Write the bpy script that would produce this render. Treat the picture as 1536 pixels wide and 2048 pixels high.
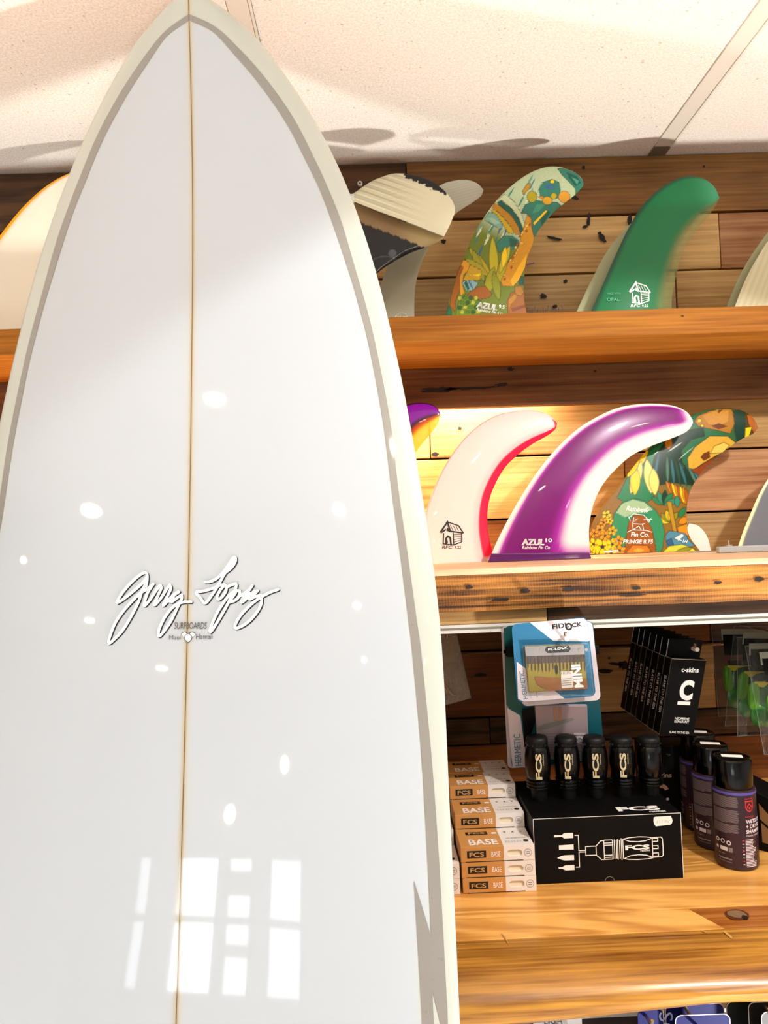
import bpy, bmesh, math, random
import numpy as np
from mathutils import Vector, Matrix
from mathutils.geometry import tessellate_polygon

random.seed(7)
for _o in list(bpy.data.objects):
    bpy.data.objects.remove(_o)
SC = bpy.context.scene
COL = SC.collection

# ------------------------------------------------------------------ camera
FPX, CX, CY = 1479.0, 768.0, 1024.0
EYE = np.array([0.0, 0.0, 1.45])
ROLL, YAW, PITCH = 0.036, 0.017, 46 / 1479.0
FW = np.array([math.sin(YAW) * math.cos(PITCH), math.cos(YAW) * math.cos(PITCH), math.sin(PITCH)])
_r = np.cross(FW, [0, 0, 1.0]); _r /= np.linalg.norm(_r)
_u = np.cross(_r, FW)
RT = _r * math.cos(ROLL) - _u * math.sin(ROLL)
UP = _u * math.cos(ROLL) + _r * math.sin(ROLL)
cam_d = bpy.data.cameras.new('camera')
cam_d.sensor_fit = 'VERTICAL'; cam_d.sensor_height = 24.0; cam_d.lens = 24.0 * FPX / 2048.0
cam_d.clip_start = 0.02
cam = bpy.data.objects.new('camera', cam_d); COL.objects.link(cam)
m = Matrix.Identity(4)
for i in range(3):
    m[i][0], m[i][1], m[i][2], m[i][3] = RT[i], UP[i], -FW[i], EYE[i]
cam.matrix_world = m
SC.camera = cam

# ------------------------------------------------------------------ world, exposure
SC.view_settings.view_transform = 'Standard'
SC.view_settings.look = 'None'
SC.view_settings.gamma = 1.0
SC.view_settings.use_curve_mapping = False
SC.cycles.max_bounces = 6; SC.cycles.diffuse_bounces = 4; SC.cycles.glossy_bounces = 3; SC.cycles.transmission_bounces = 2
SC.cycles.transparent_max_bounces = 8; SC.cycles.caustics_reflective = False; SC.cycles.caustics_refractive = False
SC.view_settings.exposure = 0.62
wd = bpy.data.worlds.new('daylight'); SC.world = wd
wd.use_nodes = True
wd.node_tree.nodes['Background'].inputs[0].default_value = (0.75, 0.87, 1.0, 1)
wd.node_tree.nodes['Background'].inputs[1].default_value = 1.0
CEIL = 0.675            # heights below are relative to the eye, EYE[2] is added when placed

WINDOW_W, SPOT_W, LED_W, UP_W = 6.0, 55.0, 16.0, 125.0


def area_light(name, loc, size, sy, power, color, direction):
    d = bpy.data.lights.new(name, 'AREA'); d.shape = 'RECTANGLE'; d.size = size; d.size_y = sy
    d.energy = power; d.color = color
    o = bpy.data.objects.new(name, d); COL.objects.link(o)
    o.location = (loc[0], loc[1], loc[2] + EYE[2])
    o.rotation_euler = Vector(direction).to_track_quat('-Z', 'Z').to_euler()
    return o

REAR = -4.0
WIN_X = [(-2.78, -2.62), (-2.42, -2.05), (-1.98, -1.72), (-1.55, -1.17)]
WIN_P = [0.35, 1.0, 0.6, 0.45]      # hand-set power factor per window light, lower where its board reflection is dim
WIN_Z = (-1.05, -0.34)
for (a, b), k_ in zip(WIN_X, WIN_P):
    area_light('shop_window_daylight', ((a + b) / 2, REAR - 0.06, (WIN_Z[0] + WIN_Z[1]) / 2), b - a, WIN_Z[1] - WIN_Z[0],
               WINDOW_W * k_ * (b - a) / 0.37, (0.86, 0.94, 1.0), (0, 1, 0))


# ------------------------------------------------------------------ helpers: projection
def ray(px, py):
    return FW + RT * ((px - CX) / FPX) - UP * ((py - CY) / FPX)

def PY(px, py, Y):
    d = ray(px, py); return EYE + d * (Y / d[1])

def PZ(px, py, z):
    d = ray(px, py); return EYE + d * (z / d[2])

def PP(px, py, p0, n):
    d = ray(px, py); return EYE + d * (np.dot(np.asarray(p0) - EYE, n) / np.dot(d, n))

def proj(P):
    d = np.asarray(P) - EYE; k = d @ FW
    return CX + FPX * (d @ RT) / k, CY - FPX * (d @ UP) / k

def W(x, y, z):
    return np.array([x, y, z + EYE[2]])


def lin(h):
    if isinstance(h, str):
        h = h.lstrip('#'); c = [int(h[i:i + 2], 16) / 255 for i in (0, 2, 4)]
    else:
        c = [v / 255 for v in h]
    return tuple(v / 12.92 if v <= 0.04045 else ((v + 0.055) / 1.055) ** 2.4 for v in c)


# ------------------------------------------------------------------ helpers: materials
MATS = {}

def nodes_of(name):
    mt = bpy.data.materials.new(name); mt.use_nodes = True
    nt = mt.node_tree
    b = nt.nodes['Principled BSDF']
    return mt, nt, b

def N(nt, kind, **kw):
    n = nt.nodes.new(kind)
    for k, v in kw.items():
        setattr(n, k, v)
    return n

def mathn(nt, op, a, b=None, clamp=False):
    n = nt.nodes.new('ShaderNodeMath'); n.operation = op; n.use_clamp = clamp
    for i, v in enumerate((a, b)):
        if v is None:
            continue
        if hasattr(v, 'links'):
            nt.links.new(v, n.inputs[i])
        else:
            n.inputs[i].default_value = v
    return n.outputs[0]

def plain(name, color, rough=0.5, metal=0.0, coat=0.0, emit=0.0, spec=0.5, grain=0.0):
    if name in MATS:
        return MATS[name]
    mt, nt, b = nodes_of(name)
    c = lin(color)
    b.inputs['Base Color'].default_value = (*c, 1)
    b.inputs['Roughness'].default_value = rough
    b.inputs['Metallic'].default_value = metal
    b.inputs['Coat Weight'].default_value = coat
    b.inputs['Coat Roughness'].default_value = 0.05
    b.inputs['Specular IOR Level'].default_value = spec
    if emit:
        b.inputs['Emission Color'].default_value = (*c, 1)
        b.inputs['Emission Strength'].default_value = emit
    # fine procedural variation so that nothing is perfectly flat
    tc = N(nt, 'ShaderNodeTexCoord'); no = N(nt, 'ShaderNodeTexNoise')
    no.inputs['Scale'].default_value = 180 if not grain else grain
    nt.links.new(tc.outputs['Object'], no.inputs['Vector'])
    r = mathn(nt, 'MULTIPLY_ADD', no.outputs['Fac'], 0.12); r.node.inputs[2].default_value = max(0.0, rough - 0.06)
    nt.links.new(r, b.inputs['Roughness'])
    MATS[name] = mt
    return mt

def wood(name, dark, light, rough=0.55, ring=5.0, fine=0.5, coat=0.0, spec=0.3, streak=1.0, saw=0.0, bump=0.25, vary=0.35, blotch=0.35, axis=0, gs=1.0):
    """planks with the grain along local X (axis=0) or Y (axis=1)"""
    if name in MATS:
        return MATS[name]
    mt, nt, b = nodes_of(name)
    L = nt.links.new
    tc = N(nt, 'ShaderNodeTexCoord'); oi = N(nt, 'ShaderNodeObjectInfo')
    off = N(nt, 'ShaderNodeVectorMath', operation='SCALE'); off.inputs[0].default_value = (17.3, 9.1, 23.7)
    L(oi.outputs['Random'], off.inputs['Scale'])
    add = N(nt, 'ShaderNodeVectorMath', operation='ADD')
    L(tc.outputs['Object'], add.inputs[0]); L(off.outputs[0], add.inputs[1])
    def mapped(sc):
        mp = N(nt, 'ShaderNodeMapping')
        s = [sc[0], sc[1], sc[1]] if axis == 0 else [sc[1], sc[0], sc[1]]
        mp.inputs['Scale'].default_value = [v * gs for v in s]
        L(add.outputs[0], mp.inputs['Vector']); return mp.outputs[0]
    n1 = N(nt, 'ShaderNodeTexNoise'); n1.inputs['Scale'].default_value = 1; n1.inputs['Detail'].default_value = 3
    n1.inputs['Distortion'].default_value = 0.6
    L(mapped((1.6, 11.0)), n1.inputs['Vector'])
    rings = mathn(nt, 'MULTIPLY', n1.outputs['Fac'], ring * 6.283)
    rings = mathn(nt, 'SINE', rings)
    rings = mathn(nt, 'MULTIPLY_ADD', rings, 0.5); rings.node.inputs[2].default_value = 0.5
    n2 = N(nt, 'ShaderNodeTexNoise'); n2.inputs['Scale'].default_value = 1; n2.inputs['Detail'].default_value = 5
    L(mapped((6.0, 230.0)), n2.inputs['Vector'])
    n3 = N(nt, 'ShaderNodeTexNoise'); n3.inputs['Scale'].default_value = 1; n3.inputs['Detail'].default_value = 4
    L(mapped((5.0, 13.0)), n3.inputs['Vector'])
    f = mathn(nt, 'MULTIPLY', rings, 0.36 * (1 - fine) + 0.10)
    f = mathn(nt, 'ADD', f, mathn(nt, 'MULTIPLY_ADD', n2.outputs['Fac'], streak * (0.7 + fine * 0.9))); f.node.inputs[1].links[0].from_node.inputs[2].default_value = 0.36 - 0.5 * (streak * (0.7 + fine * 0.9))
    f = mathn(nt, 'ADD', f, mathn(nt, 'MULTIPLY', mathn(nt, 'SUBTRACT', n3.outputs['Fac'], 0.5), blotch * 2.0))
    if saw:
        wv = N(nt, 'ShaderNodeTexWave'); wv.inputs['Scale'].default_value = 90; wv.inputs['Distortion'].default_value = 5
        wv.inputs['Detail'].default_value = 2
        L(add.outputs[0], wv.inputs['Vector'])
        f = mathn(nt, 'ADD', f, mathn(nt, 'MULTIPLY', mathn(nt, 'SUBTRACT', wv.outputs['Fac'], 0.5), saw))
    f = mathn(nt, 'ADD', f, mathn(nt, 'MULTIPLY', mathn(nt, 'SUBTRACT', oi.outputs['Random'], 0.5), vary))
    rp = N(nt, 'ShaderNodeValToRGB')
    rp.color_ramp.elements[0].position = 0.12; rp.color_ramp.elements[0].color = (*lin(dark), 1)
    rp.color_ramp.elements[1].position = 0.80; rp.color_ramp.elements[1].color = (*lin(light), 1)
    L(f, rp.inputs[0]); L(rp.outputs[0], b.inputs['Base Color'])
    b.inputs['Roughness'].default_value = rough; b.inputs['Specular IOR Level'].default_value = spec
    b.inputs['Coat Weight'].default_value = coat; b.inputs['Coat Roughness'].default_value = 0.25
    bp = N(nt, 'ShaderNodeBump'); bp.inputs['Strength'].default_value = bump; bp.inputs['Distance'].default_value = 0.002
    L(f, bp.inputs['Height']); L(bp.outputs[0], b.inputs['Normal'])
    MATS[name] = mt
    return mt

def resin_mat(name, rough=0.12, detail=0.0, coat=1.0, use_alpha=True):
    """cast resin: colour and see-through come from the piece's own colour attribute"""
    if name in MATS:
        return MATS[name]
    mt, nt, b = nodes_of(name); L = nt.links.new
    at = N(nt, 'ShaderNodeAttribute'); at.attribute_name = 'Col'
    col = at.outputs['Color']
    tc = N(nt, 'ShaderNodeTexCoord')
    if detail:
        no = N(nt, 'ShaderNodeTexNoise'); no.inputs['Scale'].default_value = 120; no.inputs['Detail'].default_value = 2
        no.inputs['Distortion'].default_value = 2.5
        L(tc.outputs['Object'], no.inputs['Vector'])
        fac = mathn(nt, 'MULTIPLY_ADD', no.outputs['Fac'], detail * 2); fac.node.inputs[2].default_value = 1 - detail
        mx = N(nt, 'ShaderNodeMix', data_type='RGBA', blend_type='MULTIPLY'); mx.inputs[0].default_value = 1
        L(col, mx.inputs[6]); L(fac, mx.inputs[7]); col = mx.outputs[2]
    L(col, b.inputs['Base Color'])
    b.inputs['Roughness'].default_value = rough; b.inputs['Specular IOR Level'].default_value = 0.2
    b.inputs['Coat Weight'].default_value = coat; b.inputs['Coat Roughness'].default_value = 0.03
    if use_alpha:
        L(at.outputs['Alpha'], b.inputs['Alpha'])
    MATS[name] = mt
    return mt

def film_mat(name, tint=(0.9, 0.92, 0.9), opacity=0.16):
    if name in MATS:
        return MATS[name]
    mt, nt, b = nodes_of(name); L = nt.links.new
    tc = N(nt, 'ShaderNodeTexCoord'); no = N(nt, 'ShaderNodeTexNoise'); no.inputs['Scale'].default_value = 45
    no.inputs['Detail'].default_value = 4; no.inputs['Distortion'].default_value = 1.5
    L(tc.outputs['Object'], no.inputs['Vector'])
    bp = N(nt, 'ShaderNodeBump'); bp.inputs['Strength'].default_value = 0.9; bp.inputs['Distance'].default_value = 0.006
    L(no.outputs['Fac'], bp.inputs['Height']); L(bp.outputs[0], b.inputs['Normal'])
    b.inputs['Base Color'].default_value = (*tint, 1); b.inputs['Roughness'].default_value = 0.12
    fr = N(nt, 'ShaderNodeLayerWeight'); fr.inputs['Blend'].default_value = 0.35
    L(bp.outputs[0], fr.inputs['Normal'])
    a = mathn(nt, 'MULTIPLY_ADD', fr.outputs['Facing'], 0.22); a.node.inputs[2].default_value = opacity
    L(a, b.inputs['Alpha'])
    MATS[name] = mt
    return mt


# ------------------------------------------------------------------ helpers: objects
def link(name, me, parent=None, mats=()):
    o = bpy.data.objects.new(name, me); COL.objects.link(o)
    for mm in mats:
        me.materials.append(mm)
    if parent is not None:
        o.parent = parent
    return o

def empty(name, loc=(0, 0, 0)):
    o = bpy.data.objects.new(name, None); COL.objects.link(o); o.location = loc
    o.empty_display_size = 0.02
    return o

def tag(o, label, cat, group=None, kind=None):
    if label: o['label'] = label
    if cat: o['category'] = cat
    if group: o['group'] = group
    if kind: o['kind'] = kind
    return o

class MB:
    """collects geometry in world coordinates; build() makes one mesh object"""
    def __init__(self):
        self.v = []; self.f = []; self.mi = []
    def add(self, verts, faces, mi=0):
        n = len(self.v)
        self.v += [tuple(map(float, p)) for p in verts]
        self.f += [tuple(i + n for i in f) for f in faces]
        self.mi += [mi] * len(faces)
        return self
    def quadbox(self, front, back, mi=0):
        """front / back: four corners each in the same order (ccw seen from the front)"""
        self.add(list(front) + list(back), [(0, 1, 2, 3), (7, 6, 5, 4), (0, 4, 5, 1), (1, 5, 6, 2), (2, 6, 7, 3), (3, 7, 4, 0)], mi)
        return self
    def box(self, x0, x1, y0, y1, z0, z1, mi=0):
        z0 += EYE[2]; z1 += EYE[2]
        self.quadbox([(x0, y0, z0), (x1, y0, z0), (x1, y0, z1), (x0, y0, z1)], [(x0, y1, z0), (x1, y1, z0), (x1, y1, z1), (x0, y1, z1)], mi)
        return self
    def tube(self, pts, r, seg=8, mi=0, cap=True):
        pts = [Vector(p) for p in pts]
        rings = []
        for i, p in enumerate(pts):
            t = (pts[min(i + 1, len(pts) - 1)] - pts[max(i - 1, 0)]).normalized()
            a = t.orthogonal().normalized() if i == 0 else (rings[-1][1] - t * rings[-1][1].dot(t)).normalized()
            b2 = t.cross(a)
            rr = r[i] if isinstance(r, (list, tuple)) else r
            rings.append(([p + (a * math.cos(k * 2 * math.pi / seg) + b2 * math.sin(k * 2 * math.pi / seg)) * rr for k in range(seg)], a))
        vs = [q for rg, _ in rings for q in rg]
        fs = []
        for i in range(len(pts) - 1):
            for k in range(seg):
                fs.append((i * seg + k, i * seg + (k + 1) % seg, (i + 1) * seg + (k + 1) % seg, (i + 1) * seg + k))
        if cap:
            fs.append(tuple(range(seg))[::-1]); fs.append(tuple((len(pts) - 1) * seg + k for k in range(seg)))
        return self.add(vs, fs, mi)
    def lathe(self, c, prof, seg=32, mi=0, mis=None, cap=True):
        """prof: (radius, height) from the base up, around a vertical axis at c"""
        vs = []; n = len(prof)
        for (r, h) in prof:
            for k in range(seg):
                a = 2 * math.pi * k / seg
                vs.append((c[0] + r * math.cos(a), c[1] + r * math.sin(a), c[2] + h))
        for i in range(n - 1):
            fs = [(i * seg + k, i * seg + (k + 1) % seg, (i + 1) * seg + (k + 1) % seg, (i + 1) * seg + k) for k in range(seg)]
            self.add([], [], 0)
            base = len(self.v)
            if i == 0:
                start = len(self.v); self.v += vs
            self.f += [tuple(j + start for j in f) for f in fs]
            self.mi += [mis[i] if mis else mi] * seg
        if not cap:
            return self
        self.f.append(tuple(start + k for k in range(seg))[::-1]); self.mi.append(mis[0] if mis else mi)
        self.f.append(tuple(start + (n - 1) * seg + k for k in range(seg))); self.mi.append(mis[-1] if mis else mi)
        return self
    def build(self, name, mats, parent=None, smooth=False, bevel=0.0, origin=None, fix=True):
        if not isinstance(mats, (list, tuple)):
            mats = [mats]
        P = np.array(self.v)
        if origin is None:
            lo, hi = P.min(0), P.max(0); origin = (lo + hi) / 2
        origin = np.asarray(origin, float)
        me = bpy.data.meshes.new(name)
        me.from_pydata([tuple(p - origin) for p in P], [], self.f)
        me.polygons.foreach_set('material_index', self.mi)
        if fix or bevel:
            bm = bmesh.new(); bm.from_mesh(me)
            if fix:
                bmesh.ops.recalc_face_normals(bm, faces=bm.faces)
            if bevel:
                bmesh.ops.bevel(bm, geom=[e for e in bm.edges if len(e.link_faces) == 2 and e.calc_face_angle(0) > 0.5], offset=bevel,
                                segments=2, affect='EDGES', profile=0.5)
            bm.to_mesh(me); bm.free()
        if smooth:
            me.polygons.foreach_set('use_smooth', [True] * len(me.polygons))
            try:
                me.set_sharp_from_angle(angle=0.7)
            except Exception:
                pass
        me.update()
        o = link(name, me, None, mats)
        o.location = origin
        if parent is not None:
            o.parent = parent
            o.matrix_parent_inverse = Matrix.Translation(parent.location).inverted()
        return o


_TXT = {}
def text2d(s, bold=0.0, shear=0.0, spacing=1.0):
    """2D outline of a string, height of a capital about 1, origin at lower left"""
    key = (s, bold, shear, spacing)
    if key in _TXT:
        return _TXT[key]
    cu = bpy.data.curves.new('lettering', 'FONT'); cu.body = s; cu.size = 1.0 / 0.73
    cu.offset = bold; cu.shear = shear; cu.space_character = spacing
    cu.resolution_u = 3; cu.fill_mode = 'FRONT'
    o = bpy.data.objects.new('lettering', cu); COL.objects.link(o)
    dg = bpy.context.evaluated_depsgraph_get(); dg.update()
    me = o.evaluated_get(dg).to_mesh()
    v = np.array([(p.co.x, p.co.y) for p in me.vertices]) if len(me.vertices) else np.zeros((0, 2))
    f = [tuple(p.vertices) for p in me.polygons]
    o.evaluated_get(dg).to_mesh_clear()
    bpy.data.objects.remove(o); bpy.data.curves.remove(cu)
    if len(v):
        v[:, 0] -= v[:, 0].min()
    _TXT[key] = (v, f)
    return _TXT[key]

class Frame:
    """a flat face: origin at its lower left corner, ex to the right and ey up (unit vectors)"""
    def __init__(self, o, ex, ey):
        self.o = np.asarray(o, float); self.ex = np.asarray(ex, float) / np.linalg.norm(ex)
        self.ey = np.asarray(ey, float) / np.linalg.norm(ey); self.n = np.cross(self.ex, self.ey)
    def __call__(self, x, y, lift=0.0003):
        return self.o + self.ex * x + self.ey * y + self.n * lift

class CylFrame:
    def __init__(self, c, r, a0=0.0):
        self.c = c; self.r = r; self.a0 = a0
    def __call__(self, x, y, lift=0.0003):
        a = self.a0 + x / self.r; r = self.r + lift
        return np.array([self.c[0] + r * math.sin(a), self.c[1] - r * math.cos(a), self.c[2] + y])

class Quad:
    """maps unit coordinates on a four-corner face (bl, br, tr, tl); size in metres w x h"""
    def __init__(self, bl, br, tr, tl):
        self.p = [np.asarray(q, float) for q in (bl, br, tr, tl)]
        self.w = np.linalg.norm(self.p[1] - self.p[0]); self.h = np.linalg.norm(self.p[3] - self.p[0])
        self.n = np.cross(self.p[1] - self.p[0], self.p[3] - self.p[0]); self.n /= np.linalg.norm(self.n)
    def __call__(self, x, y, lift=0.0003):
        u, v = x / self.w, y / self.h
        a = self.p[0] * (1 - u) + self.p[1] * u; b = self.p[3] * (1 - u) + self.p[2] * u
        return a * (1 - v) + b * v + self.n * lift

class Print:
    """flat print on a face: lettering, lines and shapes, one mesh with a material per ink"""
    def __init__(self):
        self.mb = MB(); self.mats = []
    def ink(self, mt):
        if mt not in self.mats:
            self.mats.append(mt)
        return self.mats.index(mt)
    def text(self, fr, s, x, y, h, mt, w=None, bold=0.0, shear=0.0, spacing=1.0, rot=0, lift=0.0003, center=False):
        v, f = text2d(s, bold, shear, spacing)
        if not len(v): return
        sx = h if w is None else w / max(v[:, 0].max(), 1e-6)
        off = -v[:, 0].max() * sx / 2 if center else 0
        ca, sa = math.cos(rot), math.sin(rot)
        pts = []
        for a, b in v:
            a, b = a * sx + off, b * h
            pts.append(fr(x + a * ca - b * sa, y + a * sa + b * ca, lift))
        self.mb.add(pts, f, self.ink(mt))
    def poly(self, fr, pts, mt, lift=0.0003):
        tri = tessellate_polygon([[Vector((p[0], p[1], 0)) for p in pts]])
        self.mb.add([fr(p[0], p[1], lift) for p in pts], tri, self.ink(mt))
    def rect(self, fr, x0, y0, x1, y1, mt, lift=0.0003, nx=1):
        xs = np.linspace(x0, x1, nx + 1)
        v = [fr(x, y0, lift) for x in xs] + [fr(x, y1, lift) for x in xs]
        self.mb.add(v, [(i, i + 1, nx + 2 + i, nx + 1 + i) for i in range(nx)], self.ink(mt))
    def line(self, fr, pts, wd, mt, lift=0.0003, closed=False):
        P = np.array([p for k, p in enumerate(pts) if k == 0 or np.hypot(p[0] - pts[k - 1][0], p[1] - pts[k - 1][1]) > 1e-9], float)
        if len(P) < 2: return
        n = len(P); L_, R_ = [], []
        for k in range(n):
            a = P[k - 1] if (k > 0 or closed) else None
            b = P[(k + 1) % n] if (k < n - 1 or closed) else None
            ta = (P[k] - a) / (np.linalg.norm(P[k] - a) + 1e-12) if a is not None else None
            tb = (b - P[k]) / (np.linalg.norm(b - P[k]) + 1e-12) if b is not None else None
            if ta is None: ta = tb
            if tb is None: tb = ta
            na, nb_ = np.array([-ta[1], ta[0]]), np.array([-tb[1], tb[0]])
            mv = na + nb_; mv = mv / max(mv @ mv / 2, .35)
            L_.append(P[k] + mv * wd / 2); R_.append(P[k] - mv * wd / 2)
        v = []
        for a, b in zip(L_, R_):
            v += [fr(a[0], a[1], lift), fr(b[0], b[1], lift)]
        m_ = n if closed else n - 1
        self.mb.add(v, [(2 * k, 2 * k + 1, 2 * ((k + 1) % n) + 1, 2 * ((k + 1) % n)) for k in range(m_)], self.ink(mt))
    def disc(self, fr, x, y, r, mt, lift=0.0003, ry=None, seg=20):
        ry = ry or r
        self.mb.add([fr(x + r * math.cos(k * 2 * math.pi / seg), y + ry * math.sin(k * 2 * math.pi / seg), lift) for k in range(seg)],
                    [tuple(range(seg))], self.ink(mt))
    def ring(self, fr, x, y, r, wd, mt, lift=0.0003, seg=22, a0=0, a1=2 * math.pi):
        pts = [(x + r * math.cos(a0 + (a1 - a0) * k / seg), y + r * math.sin(a0 + (a1 - a0) * k / seg)) for k in range(seg + 1)]
        self.line(fr, pts, wd, mt, lift)
    def build(self, name, parent):
        return self.mb.build(name, self.mats, parent, fix=False)


def catmull(pts, n):
    P = np.array(pts, float)
    if len(P) == 2:
        return P[0] + (P[1] - P[0]) * np.linspace(0, 1, n)[:, None]
    Q = np.vstack([2 * P[0] - P[1], P, 2 * P[-1] - P[-2]])
    out = []
    for i in range(1, len(Q) - 2):
        for t in np.linspace(0, 1, 16, endpoint=False):
            a, b, c, d = Q[i - 1], Q[i], Q[i + 1], Q[i + 2]
            out.append(0.5 * ((2 * b) + (c - a) * t + (2 * a - 5 * b + 4 * c - d) * t * t + (3 * b - a - 3 * c + d) * t ** 3))
    out.append(P[-1]); out = np.array(out)
    l = np.r_[0, np.cumsum(np.linalg.norm(np.diff(out, axis=0), axis=1))]
    s = np.linspace(0, l[-1], n)
    return np.stack([np.interp(s, l, out[:, k]) for k in range(P.shape[1])], 1)

def sstep(a, b, x):
    t = np.clip((np.asarray(x, float) - a) / (b - a), 0, 1); return t * t * (3 - 2 * t)

def inpoly(poly, x, y):
    p = np.array(poly, float); c = np.zeros(x.shape, bool); j = len(p) - 1
    for i in range(len(p)):
        xi, yi, xj, yj = p[i, 0], p[i, 1], p[j, 0], p[j, 1]
        c ^= ((yi > y) != (yj > y)) & (x < (xj - xi) * (y - yi) / (yj - yi + 1e-12) + xi)
        j = i
    return c

def edgedist(poly, x, y):
    p = np.array(poly, float); d = np.full(x.shape, 1e9)
    for i in range(len(p)):
        a, b = p[i - 1], p[i]; ab = b - a; L2 = ab @ ab + 1e-12
        t = np.clip(((x - a[0]) * ab[0] + (y - a[1]) * ab[1]) / L2, 0, 1)
        d = np.minimum(d, np.hypot(x - a[0] - t * ab[0], y - a[1] - t * ab[1]))
    return d

# ================================================================== the room
WALL = 1.32
XL, XR = -3.2, 2.4
FLOOR = -1.45
M_paint = plain('off_white_paint', '#d6d8da', 0.7)
M_floor = wood('pale_floor_boards', '#cccecf', '#e4e6e8', rough=0.5, vary=0)

def structure(o):
    o['kind'] = 'structure'; return o

structure(MB().box(XL, XR, REAR, WALL + 0.06, FLOOR - 0.05, FLOOR).build('floor', M_floor))
structure(MB().box(XL - 0.05, XL, REAR, WALL + 0.06, FLOOR, CEIL).build('wall_left', M_paint))
structure(MB().box(XR, XR + 0.05, REAR, WALL + 0.06, FLOOR, CEIL).build('wall_right', M_paint))
# rear wall with three shop windows
mb = MB()
mb.box(XL, XR, REAR - 0.05, REAR, WIN_Z[1], CEIL).box(XL, XR, REAR - 0.05, REAR, FLOOR, WIN_Z[0])
xs = [XL] + [v for w_ in WIN_X for v in w_] + [XR]
for i in range(0, len(xs), 2):
    mb.box(xs[i], xs[i + 1], REAR - 0.05, REAR, WIN_Z[0], WIN_Z[1])
structure(mb.build('wall_rear', M_paint))
M_frame = plain('dark_window_frame', '#2b2a28', 0.4)
for k, (a, b) in enumerate(WIN_X):
    mb = MB(); t = 0.018
    mb.box(a, a + t, REAR, REAR + 0.04, WIN_Z[0], WIN_Z[1]).box(b - t, b, REAR, REAR + 0.04, WIN_Z[0], WIN_Z[1])
    mb.box(a, b, REAR, REAR + 0.04, WIN_Z[1] - t, WIN_Z[1]).box(a, b, REAR, REAR + 0.04, WIN_Z[0], WIN_Z[0] + t)
    mb.box(a, b, REAR, REAR + 0.04, -0.70, -0.66)
    if k == 2: mb.box(a, b, REAR, REAR + 0.04, -0.55, -0.42).box(a, b, REAR, REAR + 0.04, -0.86, -0.80)
    structure(mb.build('window_%d' % (k + 1), M_frame))

# ---- ceiling: fibre panels with cover strips
def ceiling_mat():
    mt, nt, b = nodes_of('speckled_ceiling_panel'); L = nt.links.new
    tc = N(nt, 'ShaderNodeTexCoord')
    n1 = N(nt, 'ShaderNodeTexNoise'); n1.inputs['Scale'].default_value = 320; n1.inputs['Detail'].default_value = 3
    L(tc.outputs['Object'], n1.inputs['Vector'])
    vo = N(nt, 'ShaderNodeTexVoronoi'); vo.inputs['Scale'].default_value = 110
    L(tc.outputs['Object'], vo.inputs['Vector'])
    n2 = N(nt, 'ShaderNodeTexNoise'); n2.inputs['Scale'].default_value = 75
    L(tc.outputs['Object'], n2.inputs['Vector'])
    spot = mathn(nt, 'LESS_THAN', vo.outputs['Distance'], mathn(nt, 'MULTIPLY', mathn(nt, 'SUBTRACT', n2.outputs['Fac'], 0.48), 1.1))
    rp = N(nt, 'ShaderNodeValToRGB')
    rp.color_ramp.elements[0].position = 0.3; rp.color_ramp.elements[0].color = (*lin('#e4d8c8'), 1)
    rp.color_ramp.elements[1].position = 0.62; rp.color_ramp.elements[1].color = (*lin('#f8f0e6'), 1)
    L(n1.outputs['Fac'], rp.inputs[0])
    mx = N(nt, 'ShaderNodeMix', data_type='RGBA'); L(rp.outputs[0], mx.inputs[6]); mx.inputs[7].default_value = (*lin('#b39b80'), 1)
    L(mathn(nt, 'MULTIPLY', spot, 0.55), mx.inputs[0]); L(mx.outputs[2], b.inputs['Base Color'])
    b.inputs['Roughness'].default_value = 0.9
    bp = N(nt, 'ShaderNodeBump'); bp.inputs['Strength'].default_value = 0.25; bp.inputs['Distance'].default_value = 0.002
    L(mathn(nt, 'SUBTRACT', n1.outputs['Fac'], spot), bp.inputs['Height']); L(bp.outputs[0], b.inputs['Normal'])
    return mt
M_ceil = ceiling_mat()
strip_x = [PZ(482, 20, CEIL)[0], PZ(1330, 285, CEIL)[0]]
step = strip_x[1] - strip_x[0]
edges = [strip_x[0] + step * k for k in range(-5, 4)]
edges = [XL] + [e for e in edges if XL + 0.1 < e < XR - 0.1] + [XR]
ceil = structure(MB().box(XL, XR, REAR, WALL + 0.06, CEIL + 0.012, CEIL + 0.05).build('ceiling', plain('ceiling_void', '#1c1a18', 0.9)))
rows_y = [WALL + 0.03, WALL + 0.03 - 1.3, WALL + 0.03 - 2.6, WALL + 0.03 - 3.9, REAR]
for a, b in zip(edges[:-1], edges[1:]):
    for y1, y0 in zip(rows_y[:-1], rows_y[1:]):
        MB().box(a + 0.002, b - 0.002, y0 + 0.002, y1 - 0.002, CEIL, CEIL + 0.012).build('ceiling_panel', M_ceil, ceil)
M_strip = plain('cream_cover_strip', '#e6ddcf', 0.35)
M_alu = plain('brushed_aluminium', '#c9c6c0', 0.3, metal=0.85)
k = 1
for e in edges[1:-1]:
    o = structure(MB().box(e - 0.0155, e + 0.0155, REAR, WALL - 0.035, CEIL - 0.003, CEIL).box(e + 0.012, e + 0.0155, REAR, WALL - 0.035, CEIL - 0.005, CEIL).build('trim_%d' % k, M_strip))
    MB().box(e - 0.0155, e + 0.0155, WALL - 0.034, WALL - 0.001, CEIL - 0.0025, CEIL).build('end_clip', plain('grey_metal_clip', '#8f8a80', 0.35, metal=0.6), o)
    k += 1

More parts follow.
